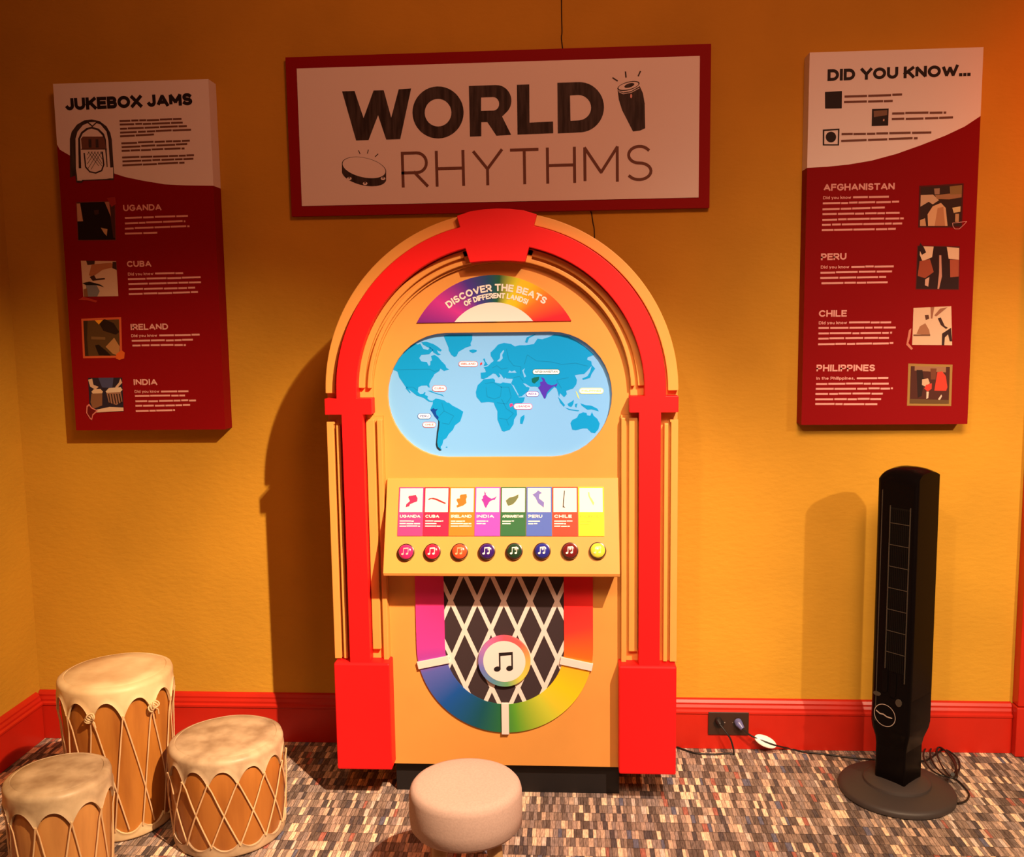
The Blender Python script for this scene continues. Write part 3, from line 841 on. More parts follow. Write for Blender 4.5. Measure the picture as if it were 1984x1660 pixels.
# ------------------------------------------------------------------ jukebox
JX = -.192
JU = thing('jukebox', (JX, -.2, 0), 'tall red and tan arched jukebox cabinet with printed world map and buttons', 'jukebox')
J = Face((JX, 0, 0), (1, 0, 0), (0, 0, 1))      # depth d = distance in front of the wall
ZC, RO = 1.163, .477
def arch_outline(w, z0, zc, r, n=48):
    return [(-w, z0), (w, z0)]+([(r, zc)] if abs(w-r) < 1e-6 else [(w, zc-.06), (r, zc-.06)])+arc(0, zc, r, r, 0, 180, n)+([] if abs(w-r) < 1e-6 else [(-r, zc-.06), (-w, zc-.06)])
def ring(r0, r1, a0, a1, zc=ZC, n=40):
    return arc(0, zc, r1, r1, a0, a1, n)+arc(0, zc, r0, r0, a1, a0, n)
OPEN = arch_outline(.325, .092, 1.157, .351)
OUT = arch_outline(RO, .105, ZC, RO, 64)
m = MB()
m.slab(J, OUT, .006, .30)
m.build('cabinet', M_tan, JU)
m = MB()
q = [(-RO, .105), (-.325, .105)]
fr = [(-RO, .105), (-.325, .105), (-.325, 1.097), (-.351, 1.097)]+arc(0, 1.157, .351, .351, 180, 0, 48)+[(.351, 1.097), (.325, 1.097), (.325, .105), (RO, .105)]+arc(0, ZC, RO, RO, 0, 180, 64)
m.slab(J, fr, .30, .346)
m.build('face_frame', M_tan, JU)
# raised tan mouldings, each a strip between routed grooves
def strip(poly, d1=.360, name='moulding'):
    m = MB(); m.slab(J, poly, .344, d1); m.build(name, M_tan, JU, bevel=.002)
KA = 78.5      # keystone half opening, measured from the horizontal
for s in (1, -1):
    def mir(P): return [(s*x, z) for x, z in P]
    strip(mir(ring(.3515, .3625, 2, KA-2)))
    strip(mir(ring(.370, .3875, 2, KA)))
    strip(mir(arc(0, ZC, .3885, .3885, KA-3, KA, 4)+arc(0, ZC, .3515, .3515, KA, KA-2.5, 4)))
    strip(mir(ring(.449, RO, 0, 78)), .366)
    strip(mir([(.440, .415), (.451, .415), (.451, 1.075), (.440, 1.075)]), .367)
    strip(mir([(.458, .415), (RO, .415), (RO, 1.085), (.455, 1.085), (.455, 1.078), (.458, 1.078)]), .367)
    strip(mir([(.3255, .105), (.3395, .105), (.3395, 1.090), (.3255, 1.090)]))
    strip(mir([(.346, .44), (.3695, .44), (.3695, 1.090), (.346, 1.090)]))
    m = MB(); m.slab(J, mir([(.318, .099), (.4745, .099), (.4745, .411), (.318, .411)]), .30, .392)
    m.build('red_foot', M_red, JU, bevel=.005)
AZ = 1.1675
def edge_angle(x, r): return math.degrees(math.acos(x/r))
out_r = [(.429, .409), (.429, 1.107), (.475, 1.107), (.475, 1.150), (.442, 1.150)]+arc(0, AZ, .442, .442, 0, edge_angle(.097, .442), 30)+[(.105, 1.628), (.07, 1.639), (.035, 1.6435)]
in_r = [(.372, .409), (.372, 1.107), (.346, 1.107), (.346, 1.150), (.386, 1.150)]+arc(0, AZ, .386, .386, 0, edge_angle(.084, .386), 30)+[(.073, 1.507), (.04, 1.5098)]
red = out_r+[(0, 1.645)]+[(-x, z) for x, z in out_r[::-1]]+[(-x, z) for x, z in in_r]+[(0, 1.511)]+in_r[::-1]
m = MB(); m.slab(J, red, .344, .387)
m.build('red_arch_frame', M_red, JU, bevel=.0025)
m = MB(); m.box((JX-.322, -.312, .0005), (JX+.322, -.02, .105))
m.build('plinth', M_blackbase, JU)
# recessed front panel with the map opening
def pill(cx, cz, hw, hh, n=20):
    # straight top and bottom, wide elliptical ends
    e = .165
    return arc(cx+hw-e, cz, e, hh, -90, 90, n)+arc(cx-hw+e, cz, e, hh, 90, 270, n)
MAPZ = 1.152
PH = pill(-.005, MAPZ, .307, .1705)
m = MB(); m.slab(J, OPEN, .3005, .336, holes=[PH])
m.build('front_panel', M_tan, JU, bevel=.0025)
SD = .323
m = MB(); m.rect(J, -.318, MAPZ-.18, .318, MAPZ+.18, SD)
M_sea = mat('map_sea_glow', lin((118, 186, 250)), .35, .2, emit=.10)  # printed map, no display: slight emission added to brighten its blue
M_land = mat('map_land_glow', lin((14, 150, 222)), .35, .2, emit=.10)
M_landline = mat('map_border_glow', lin((14, 130, 190)), .3, .3, emit=.15)
wmap = m.build('map_print', M_sea, JU)
FJ = Face((0, -SD-.0003, 0), (1, 0, 0), (0, 0, 1))
zm = crop(740, 620, 4.3130)
def TM(pts): return tr(FJ, pts, zm)
m = MB()
LAND = [
 [(60, 400), (140, 300), (215, 228), (250, 180), (300, 205), (320, 195), (345, 240), (385, 250), (400, 225), (430, 250), (395, 285), (330, 290), (312, 318), (330, 345), (375, 350), (392, 382), (405, 375), (405, 345), (420, 335), (410, 300), (440, 290), (470, 310), (500, 345), (530, 375), (540, 400), (562, 412), (520, 425), (505, 415), (490, 405), (480, 425), (440, 450), (430, 470), (410, 500), (395, 535), (400, 565), (388, 560), (375, 545), (330, 548), (305, 560), (300, 600), (320, 618), (345, 615), (358, 600), (365, 605), (358, 625), (385, 635), (380, 655), (400, 672), (425, 675), (420, 685), (390, 680), (350, 650), (290, 630), (240, 590), (200, 560), (170, 515), (145, 480), (130, 430)],
 [(205, 555), (240, 605), (235, 612), (198, 570)],
 [(330, 185), (370, 180), (430, 200), (470, 225), (500, 250), (490, 262), (460, 250), (470, 275), (492, 288), (470, 294), (430, 270), (415, 240), (380, 225), (345, 205)],
 [(515, 130), (560, 120), (755, 120), (755, 165), (740, 195), (745, 215), (700, 230), (640, 265), (625, 300), (605, 308), (580, 290), (560, 255), (555, 225), (540, 190)],
 [(730, 252), (760, 245), (793, 250), (790, 265), (760, 275), (735, 265)],
 [(425, 672), (450, 655), (480, 660), (520, 670), (545, 690), (560, 690), (590, 715), (640, 740), (680, 765), (670, 800), (655, 845), (610, 880), (595, 915), (560, 950), (540, 985), (515, 1000), (505, 1040), (490, 1060), (500, 1085), (480, 1088), (460, 1065), (452, 1030), (470, 900), (475, 850), (450, 815), (420, 770), (405, 745), (415, 720), (425, 700)],
 [(533, 1060), (545, 1055), (548, 1064), (537, 1067)],
 [(850, 495), (930, 487), (945, 500), (945, 520), (990, 530), (1010, 520), (1080, 530), (1095, 560), (1125, 610), (1145, 645), (1195, 645), (1185, 680), (1150, 715), (1125, 740), (1130, 790), (1105, 830), (1100, 870), (1070, 915), (1020, 932), (1003, 925), (985, 880), (965, 830), (965, 760), (945, 720), (935, 690), (890, 683), (830, 690), (790, 640), (785, 600), (800, 545)],
 [(1160, 810), (1190, 790), (1192, 815), (1175, 868), (1155, 865), (1155, 835)],
 [(828, 488), (825, 440), (870, 435), (862, 410), (850, 395), (885, 385), (910, 360), (935, 340), (925, 320), (910, 300), (908, 270), (940, 240), (970, 205), (1020, 190), (1080, 200), (1110, 220), (1150, 210), (1200, 210), (1270, 200), (1300, 155), (1340, 160), (1400, 140), (1440, 120), (1550, 130), (1640, 180), (1720, 240), (1775, 290), (1720, 310), (1715, 330), (1750, 345), (1755, 380), (1720, 420), (1690, 450), (1640, 455), (1612, 460), (1630, 500), (1625, 535), (1600, 570), (1570, 580), (1540, 590), (1545, 620), (1522, 645), (1490, 610), (1480, 640), (1470, 600), (1460, 570), (1440, 560), (1410, 590), (1385, 615), (1370, 650), (1355, 655), (1330, 600), (1305, 560), (1285, 555), (1240, 555), (1200, 530), (1185, 530), (1210, 555), (1235, 565), (1225, 590), (1170, 635), (1145, 640), (1120, 590), (1090, 540), (1080, 528), (1095, 490), (1040, 488), (1035, 478), (1020, 490), (1000, 460), (975, 440), (990, 470), (975, 480), (950, 450), (930, 445), (910, 460), (900, 465), (880, 480), (850, 492)],
 [(845, 325), (860, 320), (865, 345), (888, 375), (850, 385), (860, 355)],
 [(1195, 185), (1210, 145), (1280, 115), (1285, 122), (1230, 150), (1215, 190)],
 [(1575, 860), (1590, 835), (1630, 815), (1645, 785), (1680, 770), (1710, 775), (1715, 795), (1740, 800), (1755, 768), (1770, 800), (1800, 825), (1820, 865), (1810, 910), (1780, 945), (1750, 940), (1715, 905), (1680, 905), (1620, 920), (1590, 915)],
 [(1550, 700), (1585, 680), (1605, 665), (1600, 700), (1585, 725), (1560, 720)], [(1470, 640), (1490, 660), (1530, 710), (1520, 725), (1490, 690)], [(1530, 730), (1580, 745), (1650, 755), (1640, 762), (1560, 750)],
 [(1615, 700), (1635, 695), (1625, 732), (1613, 722)], [(1660, 695), (1700, 710), (1750, 715), (1800, 740), (1812, 762), (1750, 745), (1720, 750), (1670, 715)],
 [(1755, 375), (1782, 405), (1752, 450), (1740, 482), (1680, 500), (1674, 488), (1718, 468), (1740, 430)],
 [(380, 590), (410, 590), (450, 610), (500, 620), (522, 642), (500, 630), (440, 612)]]
for i, L in enumerate(LAND):
    m.flat(FJ, TM(L), .0001 if i != 9 else .00012, 0)
for L in ([(960, 345), (985, 320), (990, 280), (1015, 250), (1022, 258), (1005, 290), (1010, 320), (985, 345)], [(1055, 440), (1065, 420), (1085, 430), (1110, 420), (1125, 440), (1090, 440)],
          [(1172, 420), (1195, 402), (1185, 430), (1205, 470), (1190, 480), (1180, 445)], [(1088, 545), (1100, 545), (1143, 625), (1135, 628)], [(1180, 530), (1190, 528), (1222, 555), (1210, 560)]):
    m.flat(FJ, TM(L), .0003, 1)
for L in ([(130, 415), (250, 412), (400, 410), (440, 430), (480, 415)], [(210, 560), (260, 560), (300, 590)], [(1190, 370), (1215, 290), (1290, 340), (1420, 350), (1500, 370), (1620, 360), (1720, 385)], [(1060, 330), (1100, 380), (1160, 390), (1160, 450)],
          [(860, 530), (930, 520), (1000, 560), (990, 640), (940, 660), (880, 640), (870, 560)], [(990, 560), (1060, 560), (1080, 640), (1040, 700), (960, 690)], [(1000, 660), (1040, 740), (1100, 780), (1050, 830), (980, 820)], [(1040, 830), (1060, 880)],
          [(500, 690), (520, 760), (480, 800)], [(520, 760), (600, 800), (560, 870), (500, 860)], [(920, 400), (960, 380), (1000, 410), (1050, 400)], [(1060, 330), (1040, 240)], [(1100, 480), (1150, 470), (1180, 510)], [(1500, 570), (1460, 500), (1560, 480)]):
    m.stroke(FJ, TM(L), .0016, .0002, 2)
PK, GR, PU, NV = lin((214, 60, 130)), lin((10, 96, 90)), lin((70, 50, 176)), lin((14, 66, 150))
SM = [mat('map_pink_glow', PK, .3, .3, emit=.3), mat('map_green_glow', GR, .3, .3, emit=.25), mat('map_purple_glow', PU, .3, .3, emit=.3), mat('map_navy_glow', NV, .3, .3, emit=.28), mat('map_dark_glow', lin((30, 50, 66)), .3, .3, emit=.1), mat('map_red_glow', lin((190, 60, 70)), .3, .3, emit=.28), mat('map_yellow_glow', lin((214, 214, 110)), .3, .3, emit=.3)]  # the printed country colours get an added glow too
m.flat(FJ, TM([(1068, 700), (1090, 695), (1097, 715), (1070, 728)]), .0004, 3)
m.flat(FJ, TM([(1250, 490), (1275, 478), (1315, 472), (1310, 500), (1275, 530), (1255, 520)]), .0004, 4)
m.flat(FJ, TM([(1330, 475), (1360, 490), (1365, 510), (1385, 535), (1420, 545), (1445, 540), (1470, 525), (1455, 560), (1440, 550), (1425, 560), (1400, 580), (1380, 605), (1365, 655), (1355, 655), (1335, 615), (1320, 585), (1305, 565), (1325, 545), (1320, 520), (1345, 510)]), .0004, 5)
m.flat(FJ, TM([(405, 750), (430, 735), (445, 745), (468, 740), (450, 765), (455, 790), (475, 810), (468, 835), (440, 805), (420, 770)]), .0004, 6)
m.flat(FJ, TM([(470, 830), (482, 850), (478, 900), (468, 960), (462, 1020), (467, 1055), (498, 1088), (480, 1090), (458, 1070), (450, 1040), (460, 930), (470, 870)]), .0005, 7)
m.flat(FJ, TM([(820, 362), (838, 350), (838, 370), (820, 378)]), .0004, 8)
m.flat(FJ, TM([(1618, 590), (1633, 610), (1652, 662), (1635, 642)]), .0004, 9)
M_pill = mat('map_label_glow', lin((240, 242, 246)), .3, .3, emit=.33)  # white of the printed labels, with added glow
def lab(x0, x1, y0, y1, txt, mi, d=.0006):
    def rr(x0, y0, x1, y1):
        r = (y1-y0)/2
        return arc(x1-r, (y0+y1)/2, r, r, -90, 90, 8)+arc(x0+r, (y0+y1)/2, r, r, 90, 270, 8)
    m.flat(FJ, TM(rr(x0, y0, x1, y1)), d, mi)
    m.flat(FJ, TM(rr(x0+4, y0+4, x1-4, y1-4)), d+.0001, 10)
    p = zm([(x0+20, (y0+y1)/2+8), (x1-20, (y0+y1)/2+7)])
    write_px(m, FJ, txt, p[0], p[1], 17/4.313, wt=.22, gap=.12, d=d+.0002, mi=mi)
lab(641, 803, 343, 390, 'IRELAND', 8); lab(420, 540, 545, 597, 'CUBA', 8); lab(298, 412, 778, 826, 'PERU', 6); lab(340, 452, 850, 898, 'CHILE', 8)
lab(1258, 1488, 409, 455, 'AFGHANISTAN', 4); lab(1204, 1313, 594, 640, 'INDIA', 5); lab(1100, 1258, 696, 746, 'UGANDA', 3); lab(1648, 1852, 567, 616, 'PHILIPPINES', 9)
m.build('world_map', [M_land, M_sea, M_landline]+SM+[M_pill], wmap)
# rainbow half dome above the map
DR, DZ = .238, 1.238
a0 = math.degrees(math.asin((1.351-DZ)/DR))
dome = arc(0, DZ, DR, DR, a0, 180-a0, 40)
M_dome = angle_ramp('dome_rainbow', [(0, (60, 26, 130)), (.16, (190, 50, 150)), (.34, (70, 50, 150)), (.47, (26, 70, 110)), (.54, (24, 90, 60)), (.64, (200, 200, 40)), (.72, (252, 190, 30)), (.82, (246, 110, 40)), (.93, (240, 34, 50)), (1, (226, 20, 40))], 90)
m = MB(); m.slab(J, [(x-.016, z) for x, z in dome], .336, .340)
o = m.build('discover_plaque', M_dome, JU)
# colour runs around the foot of the dome
def recentre(o, c):
    d = Vector(c)-ORIGIN[o.name]
    for v in o.data.vertices: v.co -= d
    o.location += d
    ORIGIN[o.name] = Vector(c)
recentre(o, (JX-.016, -.338, 1.325))
def flip_ramp(mt):
    for nn in mt.node_tree.nodes:
        if nn.bl_idname == 'ShaderNodeMath' and nn.operation == 'MULTIPLY': nn.inputs[1].default_value = 1.0
flip_ramp(M_dome)
m = MB()
m.flat(J, [(x-.016, z) for x, z in arc(0, 1.267, .136, .136, 38.5, 141.5, 24)], .3405)
m.build('white_half_moon', M_white, o)
m = MB()
FD = upright(-.3403)
def arc_text(txt, l, c, r, cap):
    """lettering along the circle through three baseline points in the photograph frame"""
    (x1, y1), (x2, y2), (x3, y3) = [FD.px(*p) for p in (l, c, r)]
    D = 2*(x1*(y2-y3)+x2*(y3-y1)+x3*(y1-y2))
    ux = ((x1*x1+y1*y1)*(y2-y3)+(x2*x2+y2*y2)*(y3-y1)+(x3*x3+y3*y3)*(y1-y2))/D
    uy = ((x1*x1+y1*y1)*(x3-x2)+(x2*x2+y2*y2)*(x1-x3)+(x3*x3+y3*y3)*(x2-x1))/D
    R = math.hypot(x1-ux, y1-uy)
    A = math.degrees(math.atan2(y1-uy, x1-ux)); B = math.degrees(math.atan2(y3-uy, x3-ux))
    write_arc(m, FD, txt, (ux, uy), R, A, B, cap, .24, .09, .0006)
arc_text('DISCOVER THE BEATS', (870, 598), (962, 564), (1054, 590), .0195)
arc_text('OF DIFFERENT LANDS!', (902, 594), (962, 578), (1020, 590), .0148)
m.build('plaque_lettering', mat('white_ink', (.85, .80, .76), .5, .2), o)

# sloping console with cards and buttons
CT, CB = Vector((0, -.343, .924)), Vector((0, -.437, .681))      # y,z of the face's top and bottom edge
m = MB()
prof = [(-.3365, .924), (-.343, .924), (-.437, .681), (-.434, .672), (-.3365, .672)]
xs = (JX-.3185, JX+.3185)
n = len(prof)
m.add([(x, y, z) for x in xs for y, z in prof], [(i, (i+1) % n, (i+1) % n+n, i+n) for i in range(n)]+[tuple(range(n))[::-1], tuple(range(n, 2*n))])
con = m.build('console', M_tan, JU, bevel=.002)
V = Vector((0, CT.y-CB.y, CT.z-CB.z)).normalized()
FC = Face((JX, CB.y, CB.z), (1, 0, 0), V)
z8 = crop(720, 900, 3.89)
def T8(pts): return tr(FC, pts, z8)
CLR = [(236, 60, 130), (236, 24, 70), (244, 120, 30), (180, 70, 190), (34, 100, 56), (70, 100, 190), (206, 60, 34), (250, 226, 30)]
OUTL = [(206, 40, 90), (150, 30, 40), (236, 110, 30), (150, 40, 160), (96, 110, 70), (110, 110, 190), (60, 50, 50), (236, 222, 120)]
SHP = [
 [(280, 237), (335, 230), (348, 255), (345, 278), (318, 288), (290, 300), (285, 315), (258, 322), (262, 300), (290, 275), (278, 250)],
 [(428, 262), (440, 254), (465, 250), (500, 260), (530, 275), (562, 290), (555, 298), (520, 284), (480, 266), (450, 260), (430, 268)],
 [(672, 228), (715, 222), (720, 245), (712, 262), (716, 290), (690, 310), (645, 325), (640, 310), (655, 300), (640, 268), (645, 258), (668, 255), (665, 240)],
 [(848, 197), (858, 215), (866, 205), (860, 225), (880, 245), (905, 258), (925, 250), (945, 238), (930, 265), (912, 268), (890, 280), (878, 300), (862, 330), (850, 312), (842, 285), (828, 265), (840, 255), (838, 240), (852, 228)],
 [(1012, 272), (1040, 248), (1065, 245), (1108, 225), (1105, 250), (1085, 280), (1065, 300), (1030, 312), (1020, 295)],
 [(1212, 225), (1235, 215), (1255, 195), (1285, 215), (1265, 225), (1262, 255), (1300, 285), (1298, 325), (1255, 292), (1235, 250)],
 [(1450, 197), (1457, 197), (1452, 260), (1448, 310), (1460, 328), (1440, 322), (1443, 270)],
 [(1630, 210), (1640, 207), (1645, 240), (1660, 260), (1678, 290), (1670, 308), (1660, 290), (1645, 262), (1635, 240)]]
NAMES = ['UGANDA', 'CUBA', 'IRELAND', 'INDIA', 'AFGHANISTAN', 'PERU', 'CHILE', 'PHILIPPINES']
M_cardwhite = mat('card_white', (.86, .82, .74), .5, .25)
u0, u1 = T8([(208, 185)])[0][0], T8([(1750, 165)])[0][0]
vt = (T8([(208, 180)])[0][1]+T8([(1748, 160)])[0][1])/2
vm = (T8([(208, 366)])[0][1]+T8([(1748, 352)])[0][1])/2
vb = (T8([(208, 545)])[0][1]+T8([(1748, 533)])[0][1])/2
cw = (u1-u0)/8
for i in range(8):
    a, b = u0+cw*i+.0006, u0+cw*(i+1)-.0006
    m = MB()
    m.slab(FC, [(a, vb), (b, vb), (b, vt), (a, vt)], .0002, .0022, 0)
    m.rect(FC, a+.003, vm, b-.003, vt-.003, .0024, 1)
    card = m.build('country_card', [pm(CLR[i]), M_cardwhite], JU)
    m = MB(); m.flat(FC, T8(SHP[i]), .0027)
    m.build('country_shape', pm(OUTL[i]), card)
    m = MB()
    wmax = min(cw*.8, .0095*len(NAMES[i]))
    write(m, FC, NAMES[i], (a+.005, vm-.0155), (a+.005+wmax, vm-.0155), .0085, wt=.24, gap=.1, d=.0027)
    for k, wl in enumerate(((.55, .8, .8) if i in (0, 2) else (.7, .45, .6) if i in (1, 6) else (.45, .35))):
        dashes(m, FC, (a+.005, vm-.0245-.007*k), (a+.005+cw*wl, vm-.0245-.007*k), .0042, .0027)
    m.build('card_text', M_cardwhite if i < 7 else pm((214, 196, 40)), card)
BCOL = [(200, 40, 110), (226, 30, 66), (240, 80, 44), (54, 26, 110), (30, 60, 40), (40, 44, 140), (110, 30, 30), (214, 214, 70)]
BX = [260, 458, 663, 868, 1074, 1284, 1492, 1701]
M_rim = mat('button_rim', (.03, .012, .012), .25, .5, coat=.5)
rimmesh = None
for i in range(8):
    u, v = T8([(BX[i]+3, 661-11*i/7)])[0]
    c = FC.pt(u, v, 0)
    R = Matrix((FC.U, FC.V, FC.n)).transposed()
    def bt(prof, name, mt, par, n=32):
        m = MB(); m.revolve(prof, n)
        m.v = [c+R@p for p in m.v]
        return m.build(name, mt, par, origin=c, smooth=50)
    bm_ = mat('button_%d' % i, lin(BCOL[i]), .16, .5, coat=.6, emit=0)
    b = bt([(.0228, .0003), (.0232, .005), (.0222, .010), (.0200, .0108)], 'push_button', M_rim, JU)
    bt([(.0200, .0100), (.0194, .0120), (.0155, .0150), (.009, .0165), (.001, .0169)], 'button_cap', bm_, b)
    m = MB(); note(m, FC, u, v+.001, .0205, .0173)
    m.build('music_note', M_cardwhite if i not in (0, 2, 7) else pm((240, 170, 170) if i == 0 else (244, 160, 120) if i == 2 else (250, 240, 150)), b)

# speaker grille: lattice in a U of rainbow colour
UZ = .440
m = MB()
Uo = [(.2485, .668), (-.2485, .668), (-.2485, UZ)]+arc(0, UZ, .2485, .248, 180, 360, 48)[1:]
Ui = [(.168, .668)]+[(-.168, .668), (-.168, UZ)]+arc(0, UZ, .168, .165, 180, 360, 40)[1:]
Ul = [(.168, .668), (.2485, .668)]+[(p[0], p[1]) for p in arc(0, UZ, .2485, .248, 0, -180, 48)]+[(-.2485, .668), (-.168, .668)]+arc(0, UZ, .168, .165, -180, 0, 40)
m.slab(J, Ul, .336, .341)
M_U = angle_ramp('grille_rainbow', [(.0, (220, 50, 120)), (.10, (240, 60, 150)), (.205, (170, 66, 170)), (.24, (90, 100, 190)), (.33, (24, 84, 170)), (.43, (20, 84, 100)), (.49, (40, 110, 66)), (.53, (90, 160, 50)), (.62, (196, 206, 60)), (.70, (250, 206, 30)), (.775, (250, 180, 40)), (.80, (250, 110, 34)), (.88, (250, 60, 50)), (1, (226, 24, 40))], 138)
o = m.build('rainbow_surround', M_U, JU)
recentre(o, (JX, -.34, UZ))
m = MB()
m.flat(J, Ui, .3375)
gr = m.build('grille_cloth', mat('grille_black', (.045, .030, .034), .7, .2), JU)
m = MB()
clip = Ui if sum(Ui[i][0]*Ui[(i+1) % len(Ui)][1]-Ui[(i+1) % len(Ui)][0]*Ui[i][1] for i in range(len(Ui))) > 0 else Ui[::-1]
z0 = upright(-.3375).px(972, 1220)[1]
P_, H_ = .0745, .084
for s in (1, -1):
    for k in range(-9, 10):
        # through (x = .037 + P*k, z0)
        x = .5*P_+P_*k
        dx, dz = P_/2*s, H_
        L = math.hypot(dx, dz); nx, nz = dz/L*.006, -dx/L*.006
        a, b = (x-dx*7, z0-dz*7), (x+dx*7, z0+dz*7)
        q = clip_convex([(a[0]-nx, a[1]-nz), (b[0]-nx, b[1]-nz), (b[0]+nx, b[1]+nz), (a[0]+nx, a[1]+nz)], clip)
        if len(q) > 2: m.flat(J, q, .3382 if s > 0 else .33825)
m.build('white_lattice', mat('lattice_white', (.80, .72, .68), .5, .25), gr)
M_div = mat('divider_white', (.80, .72, .68), .5, .25)
for an in (-168, -90, -12):
    c, s = math.cos(math.radians(an)), math.sin(math.radians(an))
    m = MB()
    r0, r1, hw = .160, .252, .0105
    q = [(r0*c-s*hw, UZ+r0*s+c*hw), (r0*c+s*hw, UZ+r0*s-c*hw), (r1*c+s*hw, UZ+r1*s-c*hw), (r1*c-s*hw, UZ+r1*s+c*hw)]
    m.slab(J, q, .3376, .346)
    m.build('white_divider', M_div, JU, bevel=.0012)
bz = .404
m = MB(); m.slab(J, arc(0, bz, .0735, .0735, 0, 352.5, 47), .3376, .348)
M_badge = angle_ramp('badge_rainbow', [(0, (224, 90, 110)), (.15, (180, 120, 190)), (.3, (110, 120, 200)), (.42, (90, 140, 170)), (.52, (110, 170, 110)), (.62, (220, 210, 80)), (.75, (246, 180, 90)), (.88, (240, 100, 90)), (1, (224, 90, 110))], 180)
bd = m.build('note_badge', M_badge, JU)
recentre(bd, (JX, -.343, bz))
m = MB(); m.disc(J, 0, bz, .0595, .0595, .3484, 0, 48); m.build('white_disc', M_white, bd)
m = MB(); note(m, J, .002, bz, .058, .3488); m.build('music_note', M_ink, bd)

# ------------------------------------------------------------------ drums
def drum(loc, rt, rb, h, n, ph, hem, amp, wood, hide, label, knots=(), tilt=(0, 0), bulge=.0, lean=(.5, .5)):
    t = thing('rawhide_drum', loc, label, 'drum', 'rawhide log drums by the left wall')
    NS = n*16
    def rad(z):
        k = max(0, min(1, z/h)); return rb+(rt-rb)*k+bulge*math.sin(PI*k)
    off = Vector(loc)
    def top(x, y):                       # the sawn log end may slope a little
        return tilt[0]*x+tilt[1]*y
    def put(m): m.v = [Vector((v.x, v.y, v.z+top(v.x, v.y)*max(0, v.z/h)))+off for v in m.v]; return m
    m = MB()
    m.revolve([(rad(0)-.002, .012), (rad(.1*h), .1*h), (rad(.3*h), .3*h), (rad(.6*h), .6*h), (rad(.85*h), .85*h), (rad(h)-.012, h-.012)], 64,
              rad=lambda a, r, z: r*(1+.006*math.sin(3*a+ph)+.004*math.sin(7*a+2)))
    put(m).build('log_body', wood, t, smooth=40)
    def hemz(k):
        x = (k/16.0) % 1.0
        q = abs(x-.5)*2                 # 0 mid arch .. 1 at the tab
        return hem+amp*(q**2.2)
    def skin(z_edge, flat, lip, dirn, name, hm):
        m = MB()
        vs, fs = [], []
        rows = []
        for i in range(NS):
            a = 2*PI*i/NS+ph
            e = hm(i)
            R = rad(z_edge)+.004
            wob = 1+.006*math.sin(3*a+ph)+.004*math.sin(7*a+2)
            R *= wob
            prof = [(R*.25, 0.0), (R*.6, .0005), (R-lip*1.62, .0004), (R-lip*1.5, -.0016), (R-lip*1.38, .0), (R-lip*.75, -.0025), (R-lip*.22, -lip*.5), (R+.0005, -lip*1.25), (R, -e*.6), (R+.0015, -e+.003), (R+.003, -e), (R-.0035, -e-.0005)]
            rows.append([(r*math.cos(a), r*math.sin(a), z_edge+dirn*z) for r, z in prof])
        npf = len(rows[0])
        vs = [p for r in rows for p in r]
        for i in range(NS):
            j = (i+1) % NS
            for k in range(npf-1):
                q = (i*npf+k, i*npf+k+1, j*npf+k+1, j*npf+k)
                fs.append(q if dirn > 0 else q[::-1])
        c0 = len(vs); vs.append((0, 0, z_edge))
        for i in range(NS):
            q = (c0, i*npf, ((i+1) % NS)*npf)
            fs.append(q if dirn > 0 else q[::-1])
        m.add(vs, fs)
        return put(m).build(name, hide, t, smooth=60)
    skin(h, True, .012, 1, 'drum_head', hemz)
    skin(.001, True, .006, -1, 'bottom_hide', lambda k: .022+.020*(abs(((k/16.0+(0 if lean == (1.0, 1.0) else .5)) % 1.0)-.5)*2)**2.2)
    # laces zigzag between the tabs of the two hides
    m = MB()
    zt, zb = h-hem-amp*.75, .034
    for i in range(n):
        for s in (0, 1):
            a0 = 2*PI*i/n+ph
            a1 = 2*PI*(i+lean[0] if s == 0 else i-lean[1])/n+ph
            P = []
            for k in range(9):
                u = k/8.0
                a = a0+(a1-a0)*u; z = zt+(zb-zt)*u
                R = rad(z)*(1+.006*math.sin(3*a+ph)+.004*math.sin(7*a+2))+.0042+.0016*s
                if k == 0: R += .004
                P.append((R*math.cos(a), R*math.sin(a), z))
            m.tube(P, .0020, 6)
    put(m).build('lacing', M_lace, t, smooth=60)
    for ki in knots:
        m = MB()
        a = 2*PI*ki/n+ph
        R = rad(h)+.010
        c = Vector((R*math.cos(a), R*math.sin(a), zt+.004)); tg = Vector((-math.sin(a), math.cos(a), 0)); nn = Vector((math.cos(a), math.sin(a), 0))
        for k in range(3):
            lp = []
            for q in range(12):
                w = 2*PI*q/12
                lp.append(c+tg*(.010*math.cos(w)+.004*(k-1))+Vector((0, 0, 1))*(.009*math.sin(w)+.004*(k-1))+nn*(.003*math.sin(2*w+k)+.002*k))
            m.tube(lp, .0022, 6, closed=True)
        m.tube([c, c+tg*.012+Vector((0, 0, -.012))+nn*.003, c+tg*.014+Vector((0, 0, -.026))+nn*.002], .0018, 6)
        put(m).build('lace_knot', M_hide, t, smooth=80)
    return t
drum((-1.238, -.50, 0), .142, .124, .428, 12, math.radians(-88.5), .036, .052, M_wood, M_hide, 'tallest rawhide drum, cream head and orange log body, standing behind the two shorter ones', knots=(0, 2), lean=(1.0, .5))
drum((-.922, -.545, 0), .143, .140, .266, 13, math.radians(-88), .030, .040, M_wood3, M_hideold, 'short wide laced rawhide drum, the one nearest the jukebox', bulge=.004, lean=(1.0, 1.0))
drum((-1.214, -.845, 0), .113, .103, .309, 10, math.radians(-85), .040, .040, M_wood2, M_hideold, 'narrow rawhide drum in front of the tall one, at the photo\'s bottom left corner')

